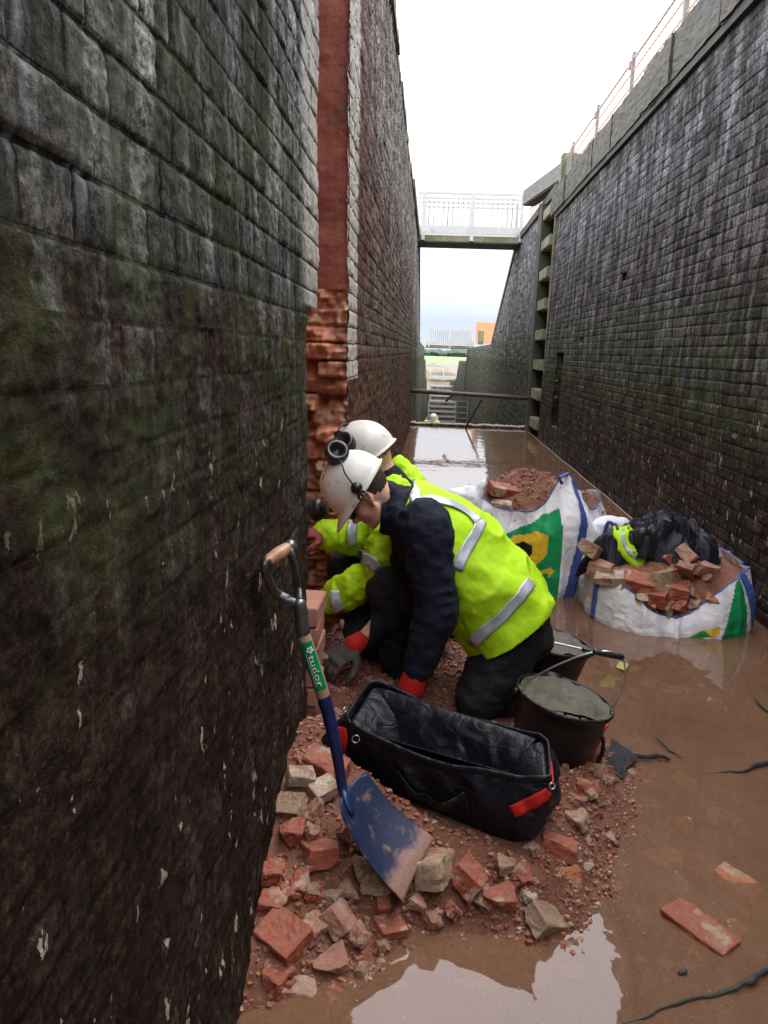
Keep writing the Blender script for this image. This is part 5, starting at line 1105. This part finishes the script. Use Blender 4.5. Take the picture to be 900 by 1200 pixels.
def head_parts(mb, C, f, u, r, s=1.0, ear=True):
    R = Matrix((f, r, u)).transposed(); q = lambda a, b, c: C + (f * a + r * b + u * c) * s
    ell(mb, q(-.008, 0, .015), (.098 * s, .076 * s, .098 * s), R, 28); ell(mb, q(.035, 0, -.045), (.058 * s, .060 * s, .068 * s), R, 24); ell(mb, q(.055, 0, -.088), (.036 * s, .036 * s, .028 * s), R, 18)
    ell(mb, q(.045, .036, -.038), (.035 * s, .026 * s, .034 * s), R, 16); ell(mb, q(.045, -.036, -.038), (.035 * s, .026 * s, .034 * s), R, 16)
    mb.tube([q(.01, .055, -.06), q(.045, .045, -.092), q(.078, .012, -.105), q(.078, -.012, -.105), q(.045, -.045, -.092), q(.01, -.055, -.06)], [.017 * s, .015 * s, .015 * s, .015 * s, .015 * s, .017 * s], 12, sub=4)
    mb.tube([q(.082, 0, .005), q(.096, 0, -.018), q(.112, 0, -.040)], [.009 * s, .0105 * s, .013 * s], 12); ell(mb, q(.103, .010, -.046), (.010 * s, .008 * s, .008 * s), R, 10); ell(mb, q(.103, -.010, -.046), (.010 * s, .008 * s, .008 * s), R, 10)
    mb.tube([q(.078, .03, .014), q(.088, .012, .017), q(.088, -.012, .017), q(.078, -.03, .014)], .009 * s, 10)
    mb.tube([q(.083, .020, -.071), q(.093, .006, -.069), q(.093, -.006, -.069), q(.083, -.020, -.071)], .0058 * s, 8, sub=3); mb.tube([q(.082, .018, -.080), q(.090, .005, -.081), q(.090, -.005, -.081), q(.082, -.018, -.080)], .0062 * s, 8, sub=3)
    if ear:
        for sd in (1, -1):
            b = .078 * sd; mb.tube([q(.004, b, -.042), q(-.002, b * 1.10, -.030), q(-.018, b * 1.20, -.006), q(-.012, b * 1.18, .014), q(.004, b * 1.08, .016), q(.012, b * 1.02, .004)], [.0075 * s, .006 * s, .0055 * s, .0055 * s, .005 * s, .004 * s], 10, sub=4); ell(mb, q(-.003, b * 1.01, -.012), (.014 * s, .006 * s, .024 * s), R, 12)
def helmet(name, C, f, u, r, parent, s=1.0, ridge_=True):
    """dome with brim; C = head centre"""
    R = Matrix((f, r, u)).transposed(); V = []; n, m = 40, 64; h0 = .030
    for i in range(n):
        t = i / (n - 1)
        for j in range(m):
            a = 2 * math.pi * j / m; ca, sa = math.cos(a), math.sin(a)
            if t < .8: ph = t / .8 * math.pi / 2; rr = math.sin(ph); z = math.cos(ph); x, y = .137 * rr * ca, .112 * rr * sa; zz = .152 * (z ** .85)
            else:
                b = (t - .8) / .2; fr = max(0, ca) ** 1.5; x, y = .137 * ca * (1 + b * (.07 + .40 * fr)), .112 * sa * (1 + b * .09); zz = -.016 * b - .022 * b * fr + (.012 * b * max(0, -ca))
            if ridge_ and t < .78: zz += .006 * math.exp(-(y / .018) ** 2) * (1 - t / .8) ** .3
            V.append(C + (f * (x - .004) + r * y + u * (zz + h0)) * s)
    Fc = [(i * m + j, i * m + (j + 1) % m, (i + 1) * m + (j + 1) % m, (i + 1) * m + j) for i in range(n - 1) for j in range(m)]
    o = mesh_obj(name, V, Fc, M['helmet'], parent, True); solid(o, .0035); return o, bvh(V, Fc)
def muff(name, c, axis, parent, R_=.043, d=.036):
    q = Vector(axis).to_track_quat('Z', 'Y').to_matrix(); c = Vector(c)
    prof = [(0, -d), (R_ * .55, -d), (R_ * .85, -d * .85), (R_, -d * .4), (R_, d * .25), (R_ * 1.04, d * .3), (R_ * 1.04, d * .55), (R_ * .9, d * .8), (R_ * .62, d * .78), (R_ * .55, d * .2), (0, d * .1)]
    return MB().lathe(prof, c, q, 36).out(name, M['black_plastic'], parent, True)
def folds(a, sc, seed, st=(1, 1, 1)): return lambda V, n: a * (ridge(V * np.array(st), sc, 3, seed) - .5) + a * .35 * fbm(V, sc * 3, 3, seed + 4)
Y1 = 3.05
def W1(x, y, dy=0.0): return PY(x, y, Y1 + dy)
P1_ = thing('person', (.05, 3.0, .05), 'man in white helmet and yellow hi-vis vest over navy fleece, kneeling nearest the camera', 'person')
# --- head
f, u, r = frame((-.57, -.05, -.82), (-.80, -.10, .60)); C1 = W1(427, 577, -.05)
mb = MB(); head_parts(mb, C1, f, u, r)
nk = W1(462, 592, 0); sh = W1(490, 606, 0)
mb.tube([C1 - f * .03 - u * .045, C1.lerp(nk, .6) - f * .01 - u * .05, nk, sh], [.054, .052, .048, .07], 18)
body = MB(); body.v = list(mb.v); body.f = list(mb.f)
# torso, arms and legs of the body under the clothes
hipc = W1(605, 722, .02)
body.tube([sh, W1(520, 635), W1(565, 680), hipc], [(.08, .14), (.11, .17), (.11, .15), (.12, .16)], 20, ref=(0, 1, 0))
LS, LE, LWr = W1(500, 622, -.21), W1(512, 715, -.24), W1(489, 788, -.26)
RSh, REl, RWr = W1(482, 612, .19), W1(480, 690, .16), W1(424, 749, .06)
body.tube([LS, LE], [.05, .042], 14); body.tube([LE, LWr], [.042, .028], 14); body.tube([RSh, REl], [.05, .042], 14); body.tube([REl, RWr], [.042, .027], 14); body.tube([RWr, RWr.lerp(W1(402, 765, .02), .6)], [.027, .03], 12)
body.tube([sh.lerp(W1(520, 635), .3), LS], [.06, .05], 12); body.tube([sh.lerp(W1(520, 635), .3), RSh], [.06, .05], 12)
LH, LK, LA = W1(600, 745, -.09), W1(563, 818, -.17), W1(640, 822, .10)
RH, RK, RA = W1(590, 732, .12), W1(455, 690, .13), W1(472, 800, .16)
for a, b, c in ((LH, LK, LA), (RH, RK, RA)): body.tube([a, b], [.08, .052], 16); body.tube([b, c], [.05, .035], 16)
V, Fc = remesh(body, .0068, 3)
bo = mesh_obj('body', V, Fc, [M['skin']], P1_, True)
# finer head over the body surface would double it, so the head region is refined by subdivision
mb2 = bo.modifiers.new('smooth', 'SUBSURF'); mb2.levels = mb2.render_levels = 1
# hair at the back and sides
mb = MB(); q = lambda a, b, c: C1 + f * a + r * b + u * c; R = Matrix((f, r, u)).transposed()
ell(mb, q(-.016, 0, .016), (.096, .0785, .088), R, 28); V, Fc = remesh(mb, .005, 2, lambda V, n: .002 * fbm(V, 90, 3, 3)); V, Fc = cut(V, Fc, [(q(.018, 0, 0), f * 1.0 - u * .25), (q(0, 0, -.052), -u)]); mesh_obj('hair', V, Fc, M['hair'], P1_, True)
# glasses
gl = MB(); gl.tube([q(.005, -.083, .006), q(.05, -.080, .006), q(.082, -.066, .003)], [(.003, .004)] * 3, 8); gl.tube([q(.005, .083, .006), q(.05, .080, .006), q(.082, .066, .003)], [(.003, .004)] * 3, 8); gg = gl.out('glasses', M['black_plastic'], P1_, True)
for sd in (-1, 1): mb = MB(); ell(mb, q(.094, .033 * sd, -.008), (.012, .032, .021), R, 18); mb.out('lens', M['lens'], gg, True)
hl, HT1 = helmet('helmet', C1, f, u, r, P1_, .96)
# clip, ear defenders on raised arms
sdv = -1 if r.y > 0 else 1
cl = MB(); cc_ = q(-.012, .112 * sdv, .048); qq = (r * sdv)
Rl = qq.to_track_quat('Z', 'Y').to_matrix(); cl.lathe([(0, .012), (.014, .012), (.016, .006), (.021, .004), (.022, -.006), (0, -.006)], cc_, Rl, 24)
for k, (a, b) in enumerate(((-.028, -.030), (-.034, -.012), (-.030, .008))): cl.bar(cc_ + qq * .002, cc_ + f * (b * .9) * -1 + u * (a * 1.2) + qq * .004 - f * .0, .009, .006, .002)
cl.out('ear_defender_clip', M['black_plastic'], hl, True)
mA = W1(394, 531, -.10); mB_ = W1(372, 597, .02)
ed = thing('ear_defenders', tuple(mA), None, None); ed.parent = P1_; ed.location = mA - wloc(P1_)
muff('ear_cup', mA, (.25, -.75, .62), ed, .044, .036); muff('ear_cup', mB_, (-.75, .25, -.5), ed, .042, .034)
MB().tube([cc_ + qq * .012, W1(405, 556, -.18), W1(400, 542, -.16), mA + Vector((0, .0, -.01))], .003, 8, sub=4).out('wire_arm', M['black_plastic'], ed, True)
MB().tube([W1(395, 560, .07), W1(382, 575, .07), W1(376, 588, .05), mB_], .003, 8, sub=4).out('wire_arm', M['black_plastic'], ed, True)
# --- fleece
fl_ = MB(); fl_.tube([W1(440, 592, -.02), W1(452, 596, -.01), W1(464, 599), W1(480, 604)], [(.088, .078), (.094, .082), (.094, .09), (.10, .12)], 22, ref=(0, 1, 0))
fl_.tube([W1(474, 600), W1(498, 620), W1(545, 665), W1(590, 710)], [(.095, .15), (.14, .19), (.15, .18), (.13, .17)], 24, ref=(0, 1, 0))
fl_.tube([W1(492, 612, -.13), LS + Vector((0, -.0, 0)), LS.lerp(LE, .5), LE], [.092, .092, .079, .074], 20, sub=3); fl_.tube([LE, LE.lerp(LWr, .5), LWr], [.074, .064, .050], 20, sub=3)
fl_.tube([RSh, REl, ], [.085, .075], 18); fl_.tube([REl, REl.lerp(RWr, .5), RWr], [.075, .062, .045], 18)
ell(fl_, W1(456, 584, -.01), (.045, .082, .062)); ell(fl_, W1(452, 576, -.01), (.03, .062, .035))
V, Fc = remesh(fl_, .008, 3, folds(.026, 9, 5, (1, .8, 1.4))); V, Fc = cut(V, Fc, [(W1(447, 596), Vector((-1, -.05, .06)))])
FLo = mesh_obj('fleece', V, Fc, M['navy'], P1_, True); FT = bvh(V, Fc)
MB().tube([W1(459, 604, -.07), W1(463, 612, -.08), W1(462, 622, -.08)], .0025, 6).out('zip_pull', M['black_plastic'], FLo, True)
# --- vest
ve = MB(); secs = [(470, 579, .072, .15), (486, 592, .108, .18), (513, 621, .150, .205), (545, 656, .174, .215), (574, 694, .188, .235), (597, 730, .196, .252), (617, 760, .198, .258)]
ve.tube([W1(x, y) for x, y, a, b in secs], [(a, b) for x, y, a, b in secs], 40, ref=(0, 1, 0), sub=3)
def vf(V, n):
    a3 = np.array((W1(560, 600) - W1(560, 740)).normalized()); a3 = (a3 + np.array([.5, 0, 0])); a3 /= np.linalg.norm(a3); Q2 = V - np.outer(V @ a3, a3) * .72
    ax_ = np.array((W1(600, 720) - W1(480, 590)).normalized()); Q = V - np.outer(V @ ax_, ax_) * .55
    t_ = (V - np.array(W1(490, 600))) @ ax_; return (.030 * (ridge(Q, 4.6, 1, 23) - .55) + .022 * (ridge(Q2, 9, 1, 29) ** 2 - .3) + .010 * fbm(V, 16, 3, 2)) * sm(t_, -.05, .25)
V, Fc = remesh(ve, .008, 2, vf)
hem_n = (W1(602, 730) - W1(560, 680)).normalized(); nkn = (W1(466, 578) - W1(486, 598)).normalized()
V, Fc = cut(V, Fc, [(W1(600, 727), Vector((.60, 0, -.80))), (W1(474, 590), Vector((-.80, 0, .30)))])
# arm holes: drop faces close to the shoulder joints
Vn = np.array(V); keep = []
def armhole(c, a, rr_, V): d = V - np.array(c); t_ = d @ np.array(a); rad2 = np.linalg.norm(d - np.outer(t_, a), axis=1); return (rad2 < rr_) & (t_ > -.02)
a1 = Vector((-.25, -1, -.22)).normalized(); a2 = Vector((-.3, 1, -.2)).normalized(); c1_ = W1(497, 638, -.06); c2_ = W1(490, 630, .06)
h1_ = armhole(c1_, a1, .128, Vn) | armhole(c2_, a2, .12, Vn); Fk = [f_ for f_ in Fc if not any(h1_[i] for i in f_)]
vo = mesh_obj('hivis_vest', V, Fk, M['hivis'], P1_, True); solid(vo, .004); VT = bvh(V, Fk)
for nm, pts in (('hem_band', [(645, 634), (637, 652), (622, 682), (604, 704), (588, 722), (570, 738), (555, 753), (543, 764)]), ('back_band', [(568, 594), (564, 610), (556, 626), (545, 645), (536, 668)]), ('shoulder_band', [(466, 604), (474, 594), (488, 588), (505, 586), (525, 590), (545, 600), (560, 612)])):
    lay(nm, pts, .043 if nm != 'shoulder_band' else .040, M['tape'], .009, P1_, .0015, VT, step=.006, across=7)
lay('vest_binding', [(462, 583), (462, 600), (466, 625), (474, 655), (483, 690)], .010, M['hivis_dull'], .008, P1_, .003, VT)
# --- trousers
tr = MB(); tr.tube([W1(575, 705, .02), W1(600, 728, .02), W1(612, 742, .02)], [(.13, .16), (.145, .17), (.12, .15)], 24, ref=(0, 1, 0))
tr.tube([LH, LH.lerp(LK, .5), LK], [.122, .118, .094], 22, sub=3); tr.tube([LK, LK.lerp(LA, .5), LA], [.088, .080, .062], 18, sub=3)
tr.tube([RH, RH.lerp(RK, .5), RK], [.12, .110, .088], 22, sub=3); tr.tube([RK, RK.lerp(RA, .5), RA], [.086, .082, .068], 18, sub=3)
V, Fc = remesh(tr, .009, 4, folds(.026, 10, 35, (1, .7, 1.3))); trO = mesh_obj('trousers', V, Fc, M['trouser'], P1_, True); TT = bvh(V, Fc)
lay('knee_pad', [(452, 735), (470, 740), (488, 742)], .075, M['bagcloth'], .010, trO, .008, TT)
lay('side_pocket', [(646, 690), (641, 712)], .03, M['trouser'], .010, trO, .010, TT)
def boot(name, heel, toe, parent, mat):
    h_, t_ = Vector(heel), Vector(toe); mb = MB(); mb.tube([h_, h_.lerp(t_, .5), t_], [(.045, .045), (.047, .042), (.042, .032)], 18, ref=(0, 0, 1)); mb.tube([h_ + Vector((0, 0, .02)), h_ + Vector((0, 0, .12))], [.046, .055], 16)
    V, Fc = remesh(mb, .008, 3); return mesh_obj(name, V, Fc, mat, parent, True)
boot('boot', RA + Vector((.03, 0, -.035)), RA + Vector((-.15, -.06, -.05)), P1_, M['black_plastic']); boot('boot', LA + Vector((.06, .02, .02)), LA + Vector((.05, 0, -.07)), P1_, M['black_plastic'])
# --- gloves
gw = RWr; hand(RWr + (W1(402, 768, .0) - RWr) * .25, W1(394, 770, -.02) - RWr, (-.15, .35, -.9), (.55, .6, .4), M['glove'], 'glove', P1_, 1.35, 1)
cuff = MB().tube([RWr.lerp(W1(404, 765, 0), .10), RWr.lerp(W1(404, 765, 0), .30), RWr.lerp(W1(404, 765, 0), .42)], [.038, .041, .045], 20, cap=True).out('glove_cuff', M['red_cloth'], P1_, True)
hand(LWr + Vector((-.01, 0, -.035)), (-.15, .05, -1), (-1, .2, .1), (.4, .5, .3), M['glove'], 'glove', P1_, 1.15, -1)
MB().tube([LWr + Vector((-.004, 0, -.005)), LWr + Vector((-.02, .0, -.06))], [.046, .05], 20).out('glove_cuff', M['red_cloth'], P1_, True)
chunk('lump', W1(378, 772, -.09), .05, (20, 40, 10), 'tan', 'small tan brick piece held in the grey glove', name='loose_brick')
# ================================================================== second worker
Y2 = 3.50
def W2(x, y, dy=0.0): return PY(x, y, Y2 + dy)
P2_ = thing('person', (-.12, 3.5, .1), 'worker in yellow hi-vis jacket squatting behind the kneeling man, reaching into the chase', 'person')
f2, u2, r2 = frame((-.80, .35, -.50), (-.42, -.15, .88)); C2 = W2(434, 540, 0)
body = MB(); head_parts(body, C2, f2, u2, r2); nk2 = W2(458, 566); sh2 = W2(462, 590)
body.tube([C2 - f2 * .03 - u2 * .04, nk2, sh2], [.055, .058, .09], 16)
hp2 = W2(500, 712, .05); A1s, A1e, A1w = W2(462, 612, -.16), W2(446, 668, -.22), W2(392, 702, -.20); A2s, A2e, A2w = W2(448, 600, .15), W2(440, 632, .05), W2(384, 627, -.12)
K1, F1_ = W2(405, 668, .05), W2(440, 770, .0); K2, F2a = W2(425, 740, -.10), W2(480, 800, -.05)
body.tube([sh2, W2(480, 650, .02), hp2], [(.10, .15), (.12, .16), (.13, .16)], 18, ref=(0, 1, 0))
for a, b, c in ((A1s, A1e, A1w), (A2s, A2e, A2w)): body.tube([sh2, a], [.06, .05], 12); body.tube([a, b], [.05, .042], 12); body.tube([b, c], [.042, .028], 12)
for a, b, c in ((W2(495, 722, .12), K1, F1_), (W2(492, 735, -.08), K2, F2a)): body.tube([hp2, a], [.1, .085], 12); body.tube([a, b], [.08, .052], 14); body.tube([b, c], [.05, .036], 14)
V, Fc = remesh(body, .009, 3); mesh_obj('body', V, Fc, M['skin'], P2_, True)
h2o, _ = helmet('helmet', C2, f2, u2, r2, P2_, 1.02)
ed = thing('ear_defenders', tuple(W2(408, 515)), None, None); ed.parent = P2_; ed.location = W2(408, 515) - wloc(P2_)
muff('ear_cup', W2(404, 520, -.16), (-.3, -.7, .5), ed, .046, .036); muff('ear_cup', W2(416, 502, .02), (.2, .1, .9), ed, .044, .036)
MB().tube([W2(404, 520, -.14), W2(396, 508, -.10), W2(402, 498, -.05), W2(416, 500, .0)], [(.005, .012)] * 4, 10, sub=4).out('headband', M['black_plastic'], ed, True)
mb = MB(); mb.box(W2(397, 512, -.13), (.035, .02, .05), rotm(0, -15, 0), .004); mb.out('lamp_bracket', M['black_plastic'], ed)
cl2 = MB(); cl2.tube([nk2 + Vector((-.02, 0, .02)), nk2 + Vector((.01, 0, -.01)), nk2 + Vector((.03, 0, -.04))], [.07, .075, .085], 20); V, Fc = remesh(cl2, .009, 3, folds(.01, 10, 3)); mesh_obj('navy_collar', V, Fc, M['navy'], P2_, True)
jk = MB(); jk.tube([W2(458, 576), W2(464, 598), W2(480, 650, .02), W2(500, 715, .05)], [(.09, .12), (.135, .19), (.16, .20), (.16, .20)], 26, ref=(0, 1, 0), sub=2)
jk.tube([W2(462, 600, -.12), A1s.lerp(A1e, .4), A1e], [.095, .088, .082], 18, sub=3); jk.tube([A1e, A1e.lerp(A1w, .5), A1w], [.08, .076, .066], 18, sub=3)
jk.tube([A2s, A2e], [.09, .078], 16); jk.tube([A2e, A2e.lerp(A2w, .5), A2w], [.078, .07, .062], 16, sub=3)
jk.tube([W2(468, 548, .08), W2(480, 575, .06), W2(492, 610, .04)], [.05, .08, .09], 16)
V, Fc = remesh(jk, .008, 3, folds(.032, 9, 45, (1.3, .8, .8))); V, Fc = cut(V, Fc, [(W2(497, 742), Vector((.3, 0, -1))), (A1w + (A1w - A1e).normalized() * .03, (A1w - A1e).normalized())]) if False else (V, Fc)
jko = mesh_obj('hivis_jacket', V, Fc, M['hivis'], P2_, True); JT = bvh(V, Fc)
for nm, pts in (('sleeve_band', [(424, 650), (432, 656), (444, 668)]), ('cuff_band', [(391, 692), (392, 703), (399, 715)]), ('upper_sleeve_band', [(412, 612), (411, 625), (412, 640)])): lay(nm, pts, .05, M['tape'], .009, jko, .002, JT)
tr = MB(); tr.tube([W2(480, 700, .03), hp2], [(.15, .18), (.17, .19)], 20, ref=(0, 1, 0))
for a, b, c in ((W2(495, 722, .12), K1, F1_), (W2(492, 735, -.08), K2, F2a)): tr.tube([a, a.lerp(b, .5), b], [.115, .10, .085], 20, sub=2); tr.tube([b, b.lerp(c, .5), c], [.084, .075, .06], 18, sub=2)
V, Fc = remesh(tr, .01, 4, folds(.02, 8, 55)); mesh_obj('trousers', V, Fc, M['jeans'], P2_, True)
boot('boot', F1_ + Vector((.02, 0, -.03)), F1_ + Vector((-.2, -.05, -.05)), P2_, M['black_plastic']); boot('boot', F2a + Vector((.02, 0, -.03)), F2a + Vector((-.2, -.05, -.05)), P2_, M['black_plastic'])
hand(A2w + (A2w - A2e).normalized() * .03, (A2w - A2e), (0, .3, -1), (.5, .6, .4), M['glove_red'], 'glove', P2_, 1.2, 1); hand(A1w + (A1w - A1e).normalized() * .03, Vector((-.8, -.1, -.3)), (-.3, .3, -1), (.5, .6, .4), M['glove'], 'glove', P2_, 1.15, 1)
# ================================================================== far worker
Y3 = 26.0
def W3(x, y, dy=0.0): return PY(x, y, Y3 + dy)
P3_ = thing('person', tuple(W3(513, 540)), 'distant worker in white helmet and yellow hi-vis jacket, head and shoulders above the far dam', 'person')
f3, u3, r3 = frame((-.8, -.5, -.2), (0, 0, 1)); C3 = W3(508, 492); body = MB(); head_parts(body, C3, f3, u3, r3, 1.0)
hip3 = W3(514, 524); kn3 = [W3(509, 545, -.1), W3(518, 545, -.1)]; ft3 = [Vector((q.x, q.y + .1, -2.62)) for q in kn3]
body.tube([C3 - u3 * .08, W3(511, 499), hip3], [.055, (.11, .18), (.13, .16)], 14, ref=(0, 1, 0))
for k_, ft in zip(kn3, ft3): body.tube([hip3, k_], [.09, .065], 10); body.tube([k_, ft], [.06, .05], 10)
body.tube([W3(510, 499), W3(503, 499), W3(498, 494)], [.06, .055, .04], 10); body.tube([W3(514, 500), W3(519, 508), W3(512, 515)], [.06, .05, .04], 10)
V, Fc = remesh(body, .02, 2); mesh_obj('body', V, Fc, M['skin'], P3_, True); helmet('helmet', C3, f3, u3, r3, P3_, 1.1)
jk = MB(); jk.tube([W3(511, 497), W3(513, 510), hip3], [(.15, .22), (.19, .22), (.17, .2)], 14, ref=(0, 1, 0)); jk.tube([W3(510, 499), W3(503, 499), W3(499, 495)], [.10, .09, .075], 12); jk.tube([W3(514, 500), W3(519, 508), W3(512, 515)], [.10, .085, .07], 12)
V, Fc = remesh(jk, .02, 3, folds(.03, 5, 3)); mesh_obj('hivis_jacket', V, Fc, M['hivis'], P3_, True)
tr = MB()
for k_, ft in zip(kn3, ft3): tr.tube([hip3, k_], [.11, .085], 10); tr.tube([k_, ft], [.08, .07], 10)
tr.out('trousers', M['jeans'], P3_, True)

# helmet vents and crease
for pts in ([(378, 562), (380, 556)], [(380.5, 553), (383, 548)], [(384, 546), (387, 543)]): lay('helmet_vent', pts, .005, M['black_plastic'], .001, hl, .001, HT1, step=.003)

SC.cycles.max_bounces = 6; SC.cycles.diffuse_bounces = 3; SC.cycles.glossy_bounces = 3; SC.cycles.transparent_max_bounces = 8; SC.cycles.volume_bounces = 0
SC.cycles.use_adaptive_sampling = True; SC.cycles.adaptive_threshold = .02; SC.cycles.caustics_reflective = False; SC.cycles.caustics_refractive = False
